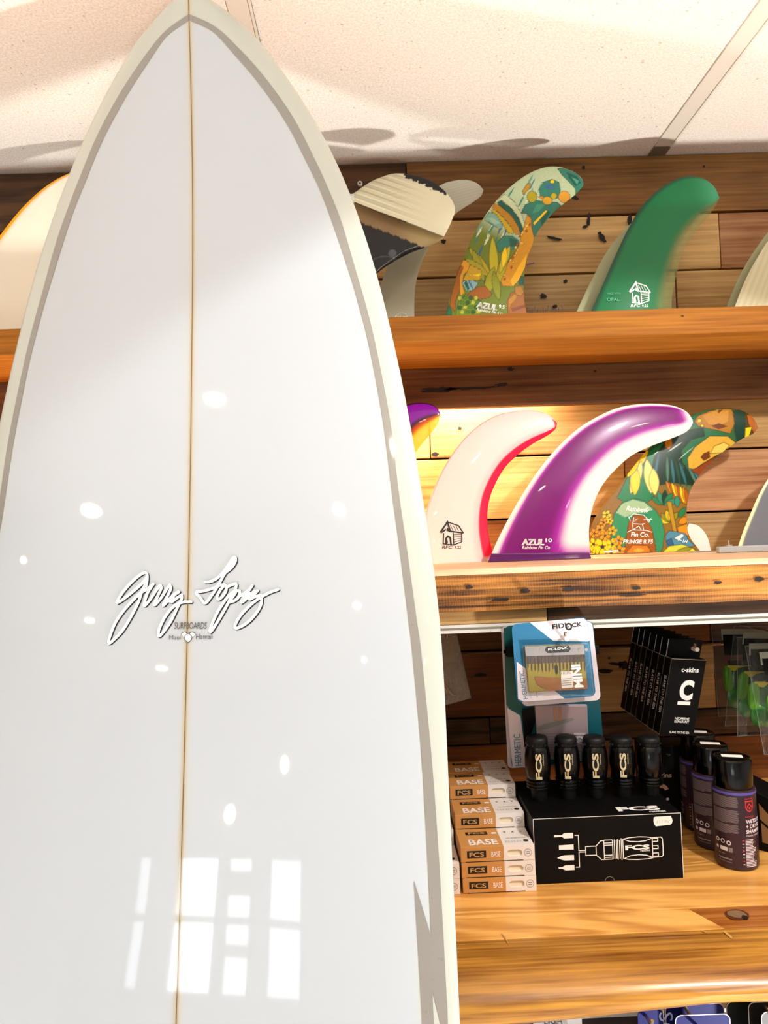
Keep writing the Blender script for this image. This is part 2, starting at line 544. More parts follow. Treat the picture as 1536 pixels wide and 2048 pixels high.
# ---- plank wall
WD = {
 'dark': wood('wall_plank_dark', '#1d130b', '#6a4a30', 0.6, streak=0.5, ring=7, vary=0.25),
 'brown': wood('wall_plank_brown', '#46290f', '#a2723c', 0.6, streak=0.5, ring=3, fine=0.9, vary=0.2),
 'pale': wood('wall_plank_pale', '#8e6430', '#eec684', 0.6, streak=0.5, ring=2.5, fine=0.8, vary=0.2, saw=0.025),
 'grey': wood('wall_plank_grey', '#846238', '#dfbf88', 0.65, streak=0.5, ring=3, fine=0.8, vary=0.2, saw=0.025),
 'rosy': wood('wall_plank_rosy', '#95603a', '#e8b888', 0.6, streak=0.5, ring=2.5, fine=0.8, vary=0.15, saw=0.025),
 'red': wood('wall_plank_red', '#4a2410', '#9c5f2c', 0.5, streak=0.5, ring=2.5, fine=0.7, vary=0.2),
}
wall = structure(MB().box(XL, XR, WALL + 0.022, WALL + 0.06, FLOOR, CEIL).build('wall_back', plain('wall_backing', '#120c07', 0.9)))
def wx(px, py):
    return PY(px, py, WALL)[0]
rows = [ # z top, z bottom, [(x end, wood)...] from the left
 (.675, .566, [(wx(812, 330), 'dark'), (wx(1640, 300), 'brown'), (XR, 'dark')]),
 (.566, .461, [(wx(700, 500), 'dark'), (wx(1440, 480), 'pale'), (XR, 'rosy')]),
 (.461, .356, [(wx(640, 600), 'grey'), (wx(1352, 570), 'grey'), (XR, 'pale')]),
 (.356, .245, [(wx(500, 700), 'brown'), (wx(1200, 700), 'pale'), (XR, 'brown')]),
 (.245, .133, [(wx(-30, 850), 'pale'), (wx(860, 870), 'pale'), (wx(1560, 850), 'pale'), (XR, 'brown')]),
 (.133, .0205, [(wx(600, 960), 'pale'), (wx(1250, 960), 'pale'), (XR, 'rosy')]),
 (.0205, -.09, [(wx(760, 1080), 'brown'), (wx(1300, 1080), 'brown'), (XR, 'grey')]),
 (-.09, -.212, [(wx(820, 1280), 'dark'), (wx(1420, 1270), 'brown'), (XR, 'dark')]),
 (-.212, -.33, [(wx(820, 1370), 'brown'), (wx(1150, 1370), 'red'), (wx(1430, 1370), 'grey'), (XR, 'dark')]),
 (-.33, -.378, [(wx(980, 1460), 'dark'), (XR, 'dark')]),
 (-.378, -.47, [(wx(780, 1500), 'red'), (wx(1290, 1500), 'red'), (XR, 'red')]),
 (-.47, -.60, [(0.1, 'brown'), (XR, 'red')]), (-.60, -.74, [(-.3, 'red'), (XR, 'brown')]), (-.74, -.88, [(.4, 'brown'), (XR, 'dark')]),
 (-.88, -1.02, [(0, 'red'), (XR, 'brown')]), (-1.02, -1.16, [(.5, 'brown'), (XR, 'red')]), (-1.16, -1.30, [(-.2, 'brown'), (XR, 'red')]), (-1.30, -1.45, [(.2, 'red'), (XR, 'brown')]),
]
X_W0 = -1.55
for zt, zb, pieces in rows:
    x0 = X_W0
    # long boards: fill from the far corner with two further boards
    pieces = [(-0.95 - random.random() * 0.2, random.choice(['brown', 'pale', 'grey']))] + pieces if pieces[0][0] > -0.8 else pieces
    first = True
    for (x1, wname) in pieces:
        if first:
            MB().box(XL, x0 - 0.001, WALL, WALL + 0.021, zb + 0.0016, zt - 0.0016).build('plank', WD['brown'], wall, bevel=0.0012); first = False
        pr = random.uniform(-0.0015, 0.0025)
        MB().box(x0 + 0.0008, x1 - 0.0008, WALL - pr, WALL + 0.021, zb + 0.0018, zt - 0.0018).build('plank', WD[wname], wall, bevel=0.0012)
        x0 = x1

# knots, nail holes and staple marks in the planks
M_knot = plain('dark_knot_wood', '#1a0e06', 0.7)
M_pen = plain('faded_purple_pen', '#7a6484', 0.7)
def blob(cx, cy, rx, ry, n=14, rot=0.0, jag=0.35):
    out = []
    for k in range(n):
        a = 2 * math.pi * k / n; r = 1 + random.uniform(-jag, jag)
        x, y = rx * r * math.cos(a), ry * r * math.sin(a)
        out.append((cx + x * math.cos(rot) - y * math.sin(rot), cy + x * math.sin(rot) + y * math.cos(rot)))
    return out
def knots(parent, fr, items, lift=0.0004, n=18, jag=0.22, mt=None, name='knot'):
    for it in items:
        x, y, rx, ry = it[:4]; rt = it[4] if len(it) > 4 else -.04
        p_ = Print(); p_.poly(fr, blob(x, y, rx, ry, n=n, rot=rt, jag=jag), mt or M_knot, lift=lift); p_.build(name, parent)
def pix_frame(Y):
    return lambda px, py, lift=0.0003: PY(px, py, Y - lift)
fr = pix_frame(WALL - 0.0028)
knots(wall, fr, [(1177, 440, 3.5, 14, .1), (1170, 453, 6, 3, -.3), (1110, 477, 17, 3.2, .2), (1205, 476, 5, 11, -.6), (1199, 466, 4, 3, 0), (1259, 440, 4, 12, .1),
                 (1131, 562, 4, 3.5, 0), (1087, 592, 6, 5, .2), (1110, 613, 5, 4, -.4), (1167, 335, 3.5, 3.5, 0), (1151, 396, 7, 3.5, .2),
                 (887, 483, 5, 4, 0), (1408, 333, 2.5, 2.5, 0), (920, 857, 4, 3.5, 0), (1248, 1330, 11, 9, 0), (1232, 1328, 18, 3, .1), (1211, 1342, 13, 5, 0), (870, 909, 8, 4, 0),
                 (1218, 1316, 3, 2.5, 0), (1020, 1330, 9, 4, .2), (960, 1350, 14, 3, 0)], lift=0.0002)
pr = Print()
for k in range(14):
    x = 1055 + k * 5.2; y = 616 + random.uniform(-7, 6)
    pr.line(fr, [(x, y), (x + random.uniform(-3, 3), y + random.uniform(6, 12))], 1.2, M_pen, lift=0.0002)
for k in range(4):
    pr.line(fr, [(1053 + k * 4, 531 - k), (1057 + k * 4, 528 - k)], 2, M_pen, lift=0.0002)
pr.build('pen_scribble', wall)
# purple scribble and a stained nail head
sc = MB(); p = PY(720, 367, WALL - 0.004)
sc.tube([p + [0, 0.006, 0], p + [0, -0.001, 0]], [0.0046, 0.0046], 14)
o = sc.build('screw_washer', plain('white_washer', '#e8e6e0', 0.4)); tag(o, 'small white washer screwed to the dark plank beside the cream keel fin', 'washer')
MB().tube([p + [0, -0.0009, 0], p + [0, -0.0016, 0]], [0.0018, 0.0018], 8).build('screw', M_knot, o)

# ---- shelves
S1Y, S1T, S1B = 1.08, 0.3206, 0.2819
M_shelf1 = wood('orange_pine_shelf', '#6c3a08', '#9e641e', 0.6, ring=2.0, fine=0.6, vary=0.0, blotch=0.15, bump=0.1, spec=0.15)
M_fasc1 = wood('brown_fascia', '#4a2c14', '#93673f', 0.6, streak=0.5, ring=3, fine=0.9, vary=0.1, saw=0.05)
sh = tag(empty('shelf', W(0, 1.2, S1T)), 'upper orange pine wall shelf holding the green and tropical print fins', 'shelf')
MB().box(X_W0, 1.6, S1Y, WALL - 0.003, S1B, S1T).build('shelf_board', M_shelf1, sh, bevel=0.0015)
FY1 = 1.256; FB1 = 0.213
o = MB().box(X_W0, 1.6, FY1, FY1 + 0.018, FB1, S1B).build('fascia', M_fasc1, sh, bevel=0.001)
knots(o, pix_frame(FY1), [(1021, 738, 6, 4), (945, 776, 55, 3), (880, 779, 38, 5), (1003, 769, 11, 4), (1190, 742, 3, 2)], n=26, jag=.35)
knots(sh.children[0], pix_frame(S1Y), [(1365, 632, 3, 1.5)])
# light strip behind the fascia
led = tag(empty('light_strip', W(-0.2, 1.295, S1B)), 'warm light strip hidden behind the brown fascia under the upper shelf', 'light strip')
MB().box(X_W0, 0.30, 1.285, 1.305, S1B - 0.006, S1B - 0.0005).build('channel', M_alu, led)
M_led = plain('warm_led', '#ffe2b4', 0.5, emit=9.0)
MB().box(X_W0, 0.295, 1.288, 1.302, S1B - 0.0085, S1B - 0.006).build('diffuser', M_led, led)
ld = bpy.data.lights.new('light_strip_glow', 'AREA'); ld.shape = 'RECTANGLE'; ld.size = 1.84; ld.size_y = 0.02; ld.energy = LED_W; ld.color = (1.0, 0.83, 0.58)
lo = bpy.data.objects.new('light_strip_glow', ld); COL.objects.link(lo); lo.location = W(-0.625, 1.295, S1B - 0.010); lo.parent = led
lo.matrix_parent_inverse = Matrix.Translation(led.location).inverted()

S2Y, S2T, S2B = 0.98, -0.049, -0.1047
M_pale = wood('pale_planed_pine', '#c79a70', '#efcfaa', 0.5, ring=2, fine=0.7, vary=0.0, bump=0.1)
M_saw = wood('rough_sawn_fascia', '#341804', '#d28c3e', 0.65, ring=4.0, fine=0.75, vary=0.0, saw=0.07, bump=0.9, blotch=0.5)
sh2 = tag(empty('shelf', W(0, 1.15, S2T)), 'lower wall shelf with a rough sawn front holding the purple and pink fins', 'shelf')
MB().box(X_W0, 1.6, S2Y, WALL - 0.003, S2T - 0.008, S2T).build('shelf_board', M_pale, sh2, bevel=0.001)
# rough sawn lip, its face displaced a little
gx = np.linspace(X_W0, 1.6, 260); gz = np.linspace(S2B, S2T - 0.0082, 9)
vs = []; rs = np.random.RandomState(3)
low = np.interp(np.arange(260), np.arange(0, 260, 6), rs.uniform(-1, 1, 44))
for j, z in enumerate(gz):
    for i, x in enumerate(gx):
        e = 1.0 if j in (0, 8) else 0.0
        vs.append(W(x, S2Y + 0.0005 + rs.uniform(0, 0.0006) + 0.0012 * e * (1 + 0.6 * low[i]), z + (0.0012 * low[i] if j == 0 else 0)))
n0 = len(vs)
for x in gx: vs.append(W(x, S2Y + 0.02, S2B))
for x in gx: vs.append(W(x, S2Y + 0.02, S2T - 0.0082))
fs = [(j * 260 + i, j * 260 + i + 1, (j + 1) * 260 + i + 1, (j + 1) * 260 + i) for j in range(8) for i in range(259)]
fs += [(n0 + i, n0 + i + 1, i + 1, i) for i in range(259)]
fs += [(8 * 260 + i, 8 * 260 + i + 1, n0 + 260 + i + 1, n0 + 260 + i) for i in range(259)]
fs += [(n0 + 260 + i, n0 + 260 + i + 1, n0 + i + 1, n0 + i) for i in range(259)]
o = MB().add(vs, fs).build('fascia', M_saw, sh2, smooth=False)
knots(o, pix_frame(S2Y - 0.0002), [(938, 1174, 8, 4), (1050, 1181, 10, 4), (1137, 1178, 12, 4), (1000, 1199, 20, 2.5), (1272, 1176, 9, 4), (1436, 1165, 8, 3), (1518, 1158, 10, 4.5), (1265, 1190, 24, 2.5)], lift=.0008)
xs_ = PY(1094, 1230, 1.0)[0]
bt = MB().box(X_W0, xs_ - 0.0005, 0.998, 1.018, -0.124, S2B).build('batten', WD['pale'], sh2, bevel=0.0008)
MB().box(xs_ + 0.0005, 1.6, 0.998, 1.018, -0.124, S2B).build('batten', WD['dark'], sh2, bevel=0.0008)
rail = tag(empty('display_rail', W(0, 1.01, -0.13)), 'white aluminium display rail under the lower wall shelf', 'rail')
M_rail = plain('white_aluminium', '#efece4', 0.3, metal=0.3)
MB().box(X_W0, 1.6, 0.998, 1.012, -0.1285, -0.1245).box(X_W0, 1.6, 0.996, 1.012, -0.1355, -0.1315).box(X_W0, 1.6, 1.004, 1.012, -0.1315, -0.1285).build('profile', M_rail, rail)
MB().box(X_W0, 1.6, 1.0125, 1.03, -0.1385, -0.1245).build('rear_channel', plain('grey_plastic_channel', '#2c2a28', 0.5), rail)

# ---- worktop
WT = -0.455
M_pine = wood('varnished_pine_top', '#b06a1c', '#f0b460', 0.32, ring=13.0, fine=0.1, streak=0.55, vary=0.05, blotch=0.15, coat=0.4, bump=0.06, gs=0.8)
M_live = wood('live_edge_slab', '#6e3a06', '#e2a444', 0.34, ring=2.4, fine=0.95, streak=0.7, vary=0.0, blotch=0.5, coat=0.5, bump=0.35, gs=0.8)
M_dkpine = wood('brown_varnished_board', '#8f4e18', '#cf8a42', 0.35, ring=2.0, fine=0.7, vary=0.0, blotch=0.3, coat=0.4, bump=0.08)
top = tag(empty('worktop', W(0.3, 1.0, WT)), 'varnished pine worktop with a thick rounded live edge at its front', 'worktop')
TB = WT - 0.04
YA, YB, YC = 0.838, 0.886, 1.09
MB().box(X_W0, 1.6, YC, WALL - 0.002, TB, WT).build('board', M_pine, top, bevel=0.0008)
MB().box(X_W0, 1.6, YB, YC - 0.0004, TB, WT).build('board', M_pine, top, bevel=0.0008)
xa, xb = PZ(1368, 1808, WT)[0], PZ(1440, 1846, WT)[0]
q = [(X_W0, YA), (xb, YA), (xa, YB - 0.0005), (X_W0, YB - 0.0005)]
MB().quadbox([W(x, y, TB) for x, y in q], [W(x, y, WT) for x, y in q]).build('board', M_pine, top, bevel=0.0006)
q = [(xb + 0.001, YA), (1.6, YA), (1.6, YB - 0.0005), (xa + 0.001, YB - 0.0005)]
ob = MB().quadbox([W(x, y, TB) for x, y in q], [W(x, y, WT - 0.0004) for x, y in q]).build('board', M_dkpine, top, bevel=0.0006)
prof = [(YA - 0.0004, WT - 0.0004), (.815, WT), (.795, WT - .002), (.776, WT - .0065), (.764, WT - .013), (.756, WT - .021), (.7525, WT - .030), (.754, WT - .040), (.760, WT - .048), (.772, WT - .054), (.79, WT - .057), (YA - 0.0004, WT - .057)]
gx = np.linspace(X_W0, 1.6, 120); rs = np.random.RandomState(5)
wob = sum(a * np.sin(gx * fq + ph) for a, fq, ph in [(.004, 3.1, 0.4), (.0025, 7.7, 1.0), (.0012, 17, 2.2), (.0006, 41, .3)])
wob2 = sum(a * np.sin(gx * fq + ph) for a, fq, ph in [(.002, 4.3, 2.4), (.0015, 11, 0.2), (.0008, 23, 1.2)])
vs = []
for i, x in enumerate(gx):
    rise = 0.021 * sstep(0.08, 0.42, x)
    for j, (y, z) in enumerate(prof):
        k1 = np.clip((YA - y) / 0.06, 0, 1)
        low = np.clip((WT - z) / .057, 0, 1)
        vs.append(W(x, y + wob[i] * k1 + rs.uniform(-.0003, .0003) * k1, z + wob2[i] * k1 * low + rise * low))
n = len(prof)
fs = [(i * n + j, (i + 1) * n + j, (i + 1) * n + (j + 1) % n, i * n + (j + 1) % n) for i in range(119) for j in range(n)]
fs += [tuple(range(n)), tuple(119 * n + j for j in range(n))[::-1]]
ol = MB().add(vs, fs).build('live_edge_board', M_live, top, smooth=True)
# knot, scratches and dents in the worktop
pr = Print(); frz = lambda px, py, lift=0.0003: PZ(px, py, WT + lift)
pr.poly(frz, blob(1474, 1829, 25, 10, n=26, rot=.1, jag=.06), plain('knot_rim', '#5a2d0e', 0.4), lift=0.0006)
pr.poly(frz, blob(1474, 1828, 20, 7, n=26, rot=.12, jag=.08), plain('knot_heart', '#8a6a4c', 0.15, coat=1.0), lift=0.0010)
pr.poly(frz, blob(1490, 1834, 7, 3.5, n=18, rot=.3, jag=.15), M_knot, lift=0.0012)
pr.build('knot', ob)
M_scr = plain('pale_scratch', '#c89a54', 0.5)
for pts, w_ in [([(1003, 1867), (1010, 1875), (1016, 1886)], 2.2), ([(1448, 1862), (1456, 1869), (1464, 1876)], 4.0), ([(1403, 1861), (1412, 1864)], 2)]:
    pr = Print(); pr.line(frz, pts, w_, M_scr, lift=0.0010); pr.build('scratch', ol)

# ---- cabinet under the worktop
cab = tag(empty('counter_cabinet', W(0.3, 1.15, FLOOR)), 'dark slatted cabinet carrying the varnished worktop', 'cabinet')
M_cab = plain('dark_cabinet', '#2a1a10', 0.6)
MB().box(X_W0 + 0.05, 1.55, 0.96, WALL - 0.005, FLOOR, TB - 0.0005).build('body', M_cab, cab)
for kk, z in enumerate(np.arange(-0.60, -1.38, -0.11)):
    MB().box(X_W0 + 0.05, 1.55, 0.945, 0.959, z - 0.012, z).box(X_W0 + 0.05, 1.55, 0.951, 0.959, z - 0.020, z - 0.012).build('rail', M_rail, cab)

# ---- ceiling downlights, some of them added as fill
M_trimring = plain('white_lamp_ring', '#f2efe8', 0.4)
M_bulb = plain('lamp_glass', '#fff0d8', 0.3, emit=60.0)
def downlight(x, y, power, label, aim=(0, 0, -1), spot=1.9, r=0.045, soft=0.03, color=(1.0, 0.86, 0.68), blend=0.4):
    t = tag(empty('ceiling_downlight', W(x, y, CEIL)), label, 'ceiling light', 'recessed downlights in the ceiling')
    c = W(x, y, CEIL - 0.018)
    MB().lathe(c, [(r + .004, 0), (r + .018, 0.004), (r + .02, 0.018), (r + .002, 0.018), (r, 0.006), (r + .004, 0)], 32, cap=False).build('ring', M_trimring, t, smooth=True)
    MB().lathe(c + [0, 0, 0.006], [(r * .98, 0), (r * .98, 0.010)], 32).build('lamp_face', M_bulb, t)
    d = bpy.data.lights.new('downlight_beam', 'SPOT'); d.energy = power; d.color = color; d.spot_size = spot; d.spot_blend = blend; d.shadow_soft_size = soft
    o = bpy.data.objects.new('downlight_beam', d); COL.objects.link(o); o.location = c - np.array([0, 0, 0.012])
    o.rotation_euler = Vector(aim).to_track_quat('-Z', 'Y').to_euler()
    o.parent = t; o.matrix_parent_inverse = Matrix.Translation(t.location).inverted()
DOWN = [ # x, y, power, label, aim, cone, blend, lamp radius
    (0.75, 0.15, 0.52, 'adjustable downlight turned towards the lower shelf and the worktop', (-0.40, 0.80, -1.11), 1.40, 0.07, 0.045),
    (-0.58, -0.12, 0.3, 'small downlight reflected high on the white surfboard', (0.0, -0.35, -1), 1.0, 0.4, 0.03),
    (-1.41, -0.66, 0.4, 'large downlight reflected as a round spot on the white surfboard', (0.0, -0.1, -1), 1.3, 0.4, 0.062),
    (1.0, -0.15, 0.4, 'added fill downlight closest to the counter front, over the pale floor', (0.0, -0.05, -1), 0.9, 0.4, 0.045),  # added fill lamp: lights the floor so its bounce reaches the ceiling
    (0.35, -0.30, 0.3, 'added fill downlight right above the viewer', (0.0, 0.0, -1), 0.8, 0.4, 0.045),  # second fill lamp added over the near floor
]
for yy, rn in ((-0.85, 'first'), (-2.0, 'second'), (-3.2, 'third')):  # grid of lamps added so that floor bounce brightens the ceiling
    for xx, cn in ((-2.3, 'at the far side'), (-0.2, 'in the middle'), (1.5, 'at the near side')):
        DOWN.append((xx, yy, 0.32, 'added fill downlight over the pale shop floor, %s row behind the viewer, %s' % (rn, cn), (0, -0.1, -1), 1.3, 0.4, 0.045))
for (x, y, k, lb, aim, sp, bl_, r_) in DOWN:
    downlight(x, y, SPOT_W * k, lb, aim, sp, r=r_, blend=bl_, soft=0.03, color=(1.0, 0.975, 0.96))
# ---- floor uplights added out of view to brighten the ceiling
def uplight(x, y, aim_at, power, label, cone):
    b_ = W(x, y, FLOOR); t = tag(empty('fill_uplight', b_), label, 'fill lamp', 'added fill uplights')
    MB().lathe(b_, [(.07, 0), (.07, .008), (.05, .012), (.05, .09), (.046, .09), (.044, .03)], 28, cap=False).build('housing', M_frame, t, smooth=True)
    MB().lathe(b_ + [0, 0, .06], [(.044, 0), (.044, .004)], 28).build('lamp_face', M_bulb, t)
    d = bpy.data.lights.new('fill_uplight_beam', 'SPOT'); d.energy = power; d.color = (1.0, 0.965, 0.935); d.spot_size = cone; d.spot_blend = 0.5; d.shadow_soft_size = 0.05
    o = bpy.data.objects.new('fill_uplight_beam', d); COL.objects.link(o); o.location = b_ + np.array([0, 0, .10])
    o.rotation_euler = Vector(W(*aim_at) - b_).to_track_quat('-Z', 'Y').to_euler()
    o.parent = t; o.matrix_parent_inverse = Matrix.Translation(t.location).inverted()
uplight(1.15, 0.15, (0.35, 0.75, CEIL), UP_W, 'added fill uplight in front of the counter washing the ceiling over the shelves', 1.5)
uplight(-1.55, 0.05, (-0.65, 0.75, CEIL), UP_W * 0.64, 'added fill uplight on the far side of the surfboard washing the ceiling', 1.7)
uplight(0.5, -1.6, (0.1, -0.6, CEIL), UP_W * 0.3, 'added fill uplight in the middle of the shop', 1.3)
M_globe = plain('hanging_bulb_glass', '#fff4e4', 0.3, emit=40.0)
for (x, y, z, lb) in ((-0.90, -2.16, 0.03, 'higher of the two small hanging bulbs in the shop'), (-1.25, -2.08, -0.17, 'lower of the two small hanging bulbs in the shop')):
    t = tag(empty('hanging_bulb', W(x, y, z)), lb, 'hanging lamp')
    MB().lathe(W(x, y, z - .03), [(.002, 0), (.018, .005), (.028, .02), (.030, .032), (.024, .05), (.012, .064)], 20).build('bulb', M_globe, t, smooth=True)
    MB().lathe(W(x, y, z + .034), [(.014, 0), (.016, .03), (.006, .045)], 16).tube([W(x, y, z + .07), W(x, y, CEIL)], .003, 6).build('cord', M_cab, t, smooth=True)

# ================================================================== surfboard
bX0, bAL, bPH, bK, bKN, bDL, bSN, bT, bD0 = -0.1875, 0.0085, 0.0996, 0.0537, 0.1299, 0.0207, 0.6368, 0.2036, 0.77
BL = 2.125
B_KN = np.array([0, .006, .013, .02, .035, .06, .12, .2, .3, .42, .56, .72, .9, 1.2, 1.5, 1.75, 1.95, 2.08, BL])
B_HW = np.array([.003, .0135, .0245, .034, .0505, .0755, .1162, .157, .1901, .2159, .2363, .252, .2535, .2515, .236, .200, .145, .095, .070])
bw = np.array([1.0, 0, 0]); bu = np.array([0, math.sin(bT), math.cos(bT)]); bn = np.cross(bw, bu)
bw, bu = bw * math.cos(bAL) - bu * math.sin(bAL), bu * math.cos(bAL) + bw * math.sin(bAL)
bw, bn = bw * math.cos(bPH) + bn * math.sin(bPH), bn * math.cos(bPH) - bw * math.sin(bPH)
bO = np.array([bX0, bD0, EYE[2]])
_cs = catmull(np.stack([B_KN, B_HW], 1), 900)
_cs = _cs[np.argsort(_cs[:, 0])]
def b_hw(S): return np.interp(S, _cs[:, 0], _cs[:, 1])
def b_thick(S): return np.clip(np.interp(S, [0, .03, .12, .35, .8, 1.6, 2.0, BL], [.18, .26, .45, .78, 1, .95, .6, .35]), 0, 1)
def b_axis(S):
    s = bSN - S
    rk = bK * (s + .35) ** 2 + bKN * np.clip(.35 - S, 0, None) ** 2
    return bO + s * bu + rk * bn
def b_surf(S, q, lift=0.0):
    """deck point: S metres from the nose, q across (-1..1)"""
    th = b_thick(S)
    dep = bDL * th * (1 - max(1 - abs(q) ** 3, 0.0) ** 0.6) + bDL * (1 - th) * min(1, math.sqrt(S / .2 + .02)) * 0.0
    # keep the rim where the outline was measured
    rim = bDL * math.sqrt(min(max(S / .2, .15), 1))
    dep = rim * (1 - max(1 - abs(q) ** 3, 0.0) ** 0.6)
    return b_axis(S) + q * b_hw(S) * bw - (dep - lift) * bn
def b_back(S, q):
    rim = bDL * math.sqrt(min(max(S / .2, .15), 1))
    return b_axis(S) + q * b_hw(S) * bw - bn * (rim + 0.041 * b_thick(S) * max(1 - abs(q) ** 4, 0.0) ** 0.5)
def b_solve(px, py):
    S, q = .6, 0.0
    for _ in range(40):
        p = np.array(proj(b_surf(S, q))); e = np.array([px, py]) - p
        if abs(e).max() < .01: break
        J = np.stack([(np.array(proj(b_surf(S + 1e-4, q))) - p) / 1e-4, (np.array(proj(b_surf(S, q + (1e-4 if q < .5 else -1e-4)))) - p) / (1e-4 if q < .5 else -1e-4)], 1)
        d = np.linalg.solve(J, e); S = float(np.clip(S + d[0] * .8, 0.003, BL)); q = float(np.clip(q + d[1] * .8, -.97, .97))
    return S, q

# pinline traced along the right rail
pin_in = [(380, 41), (426, 64), (465, 106), (510, 158), (554, 218), (584, 267), (614, 327), (639, 379), (666, 450), (698, 545), (718, 614), (738, 693), (765, 838), (783, 979), (799, 1098), (817, 1242), (824, 1300), (842, 1500), (854, 1700), (862, 1871)]
pin_out = [(380, 28), (431, 54), (475, 94), (525, 149), (569, 208), (599, 257), (629, 317), (653, 369), (682, 441), (713, 545), (733, 614), (752, 693), (780, 838), (797, 979), (814, 1098), (834, 1242), (842, 1300), (862, 1500), (877, 1700), (887, 1871)]
PI = np.array([b_solve(*p) for p in pin_in]); PO = np.array([b_solve(*p) for p in pin_out])
PI[0, 1] = PO[0, 1] = 0.0
def pin_curve(P):
    Q = catmull(np.stack([P[:, 0], P[:, 1] * b_hw(P[:, 0])], 1), 160)
    return np.stack([Q[:, 0], Q[:, 1] / b_hw(Q[:, 0])], 1)
PIc, POc = pin_curve(PI), pin_curve(PO)
def pin_q(S):
    return np.interp(S, PIc[:, 0], PIc[:, 1], left=-1)

def board_mat():
    mt, nt, b = nodes_of('white_surfboard_gloss'); L = nt.links.new
    at = N(nt, 'ShaderNodeAttribute'); at.attribute_name = 'Col'
    tc = N(nt, 'ShaderNodeTexCoord'); no = N(nt, 'ShaderNodeTexNoise'); no.inputs['Scale'].default_value = 5
    no.inputs['Detail'].default_value = 1
    L(tc.outputs['Object'], no.inputs['Vector'])
    L(at.outputs['Color'], b.inputs['Base Color'])
    b.inputs['Roughness'].default_value = 0.35
    b.inputs['Coat Weight'].default_value = 1.0; b.inputs['Coat Roughness'].default_value = 0.03; b.inputs['Coat IOR'].default_value = 1.5
    bp = N(nt, 'ShaderNodeBump'); bp.inputs['Strength'].default_value = 0.15; bp.inputs['Distance'].default_value = 0.002
    L(no.outputs['Fac'], bp.inputs['Height']); L(bp.outputs[0], b.inputs['Coat Normal'])
    return mt
Sg = np.r_[np.linspace(0.0, .05, 14) ** 1.0, np.linspace(.06, .9, 120), np.linspace(.91, BL, 90)]
qg = np.sin(np.linspace(-math.pi / 2, math.pi / 2, 81))
qg = np.unique(np.r_[qg, np.linspace(-.06, .06, 13)])
nq = len(qg); vs = []; cols = []
C_in, C_lap, C_str = np.array(lin('#b5bbc2')), np.array(lin('#b6bab0')), np.array(lin('#bcae8c'))
for S in Sg:
    pq = pin_q(S) if S < PIc[-1, 0] else 0.86
    for q in qg:
        vs.append(b_surf(S, q))
        lap = 1.0 if S < PIc[0, 0] else float(sstep(pq - .02, pq + .02, abs(q)))
        c = C_in * (1 - lap) + C_lap * lap
        x = abs(q) * b_hw(S)
        g = float(np.exp(-(x / .004) ** 2)) * .75
        cols.append((*(c * (1 - g) + C_str * g), 1))
n0 = len(vs)
for S in Sg:
    for q in qg[1:-1]:
        vs.append(b_back(S, q)); cols.append((*C_lap, 1))
nb = nq - 2; ns = len(Sg); fs = []
for i in range(ns - 1):
    for j in range(nq - 1):
        fs.append((i * nq + j, (i + 1) * nq + j, (i + 1) * nq + j + 1, i * nq + j + 1))
    def B(ii, j):
        return ii * nq + j if j in (0, nq - 1) else n0 + ii * nb + j - 1
    for j in range(nq - 1):
        fs.append((B(i, j), B(i, j + 1), B(i + 1, j + 1), B(i + 1, j)))
for i in (0, ns - 1):
    for j in range(nq - 1):
        fs.append((i * nq + j, i * nq + j + 1, B(i, j + 1), B(i, j)))
tail = b_axis(BL)
board = tag(empty('surfboard', (tail[0], tail[1], 0)), 'tall glossy white surfboard with grey pinlines leaning in front of the shelves', 'surfboard')
bo = MB().add(vs, fs).build('board_body', board_mat(), board, smooth=True)
ca = bo.data.color_attributes.new('Col', 'FLOAT_COLOR', 'POINT')
ca.data.foreach_set('color', np.array(cols, np.float32).ravel())
# pinlines (mirrored), with the lightning bolt where the line ends
M_pin = plain('grey_resin_pinline', '#86827c', 0.3, coat=1.0, spec=0.4)
def b_map(side):
    return lambda S, q, lift=0.0003: b_surf(S, side * q, lift)
LB = lambda pts: [b_solve(*p) for p in pts]
bolt1 = LB([(828, 1762), (845, 1815), (862, 1871), (887, 1871)][:4])
for side in (1, -1):
    mb = MB(); fm = b_map(side)
    for k in range(159):
        a, b, c, d = PIc[k], POc[k], POc[k + 1], PIc[k + 1]
        nn = 4
        v = []
        for t in np.linspace(0, 1, nn + 1):
            for (p, r) in ((a, b), (d, c)):
                pt = p + (r - p) * t; v.append(fm(pt[0], pt[1]))
        mb.add(v, [(2 * i, 2 * i + 1, 2 * i + 3, 2 * i + 2) for i in range(nn)])
    # bolt: rows of (left edge, right edge) in the photograph's right rail, mirrored for the other
    def strip(L_, R_, n=26, m_=5):
        Lc, Rc = catmull([b_solve(*p) for p in L_], n), catmull([b_solve(*p) for p in R_], n)
        v = []
        for i in range(n):
            for t in np.linspace(0, 1, m_ + 1):
                p = Lc[i] + (Rc[i] - Lc[i]) * t; v.append(fm(p[0], p[1]))
        mb.add(v, [(i * (m_ + 1) + j, i * (m_ + 1) + j + 1, (i + 1) * (m_ + 1) + j + 1, (i + 1) * (m_ + 1) + j) for i in range(n - 1) for j in range(m_)])
    strip([(828, 1762), (831, 1815), (834.5, 1871)], [(828.4, 1762), (845, 1815), (862, 1871)])
    strip([(834.5, 1871), (838, 1930), (841, 1985)], [(887, 1871), (890, 1930), (893, 1985)])
    strip([(841, 1985), (843, 2020), (846, 2090), (848, 2200)], [(865, 1985), (866.5, 2020), (870, 2090), (876, 2200)])
    strip([(865.5, 1985), (874, 2020), (890, 2090)], [(893, 1985), (895, 2020), (897, 2090)])
    mb.build('pinline', M_pin, board, smooth=True)
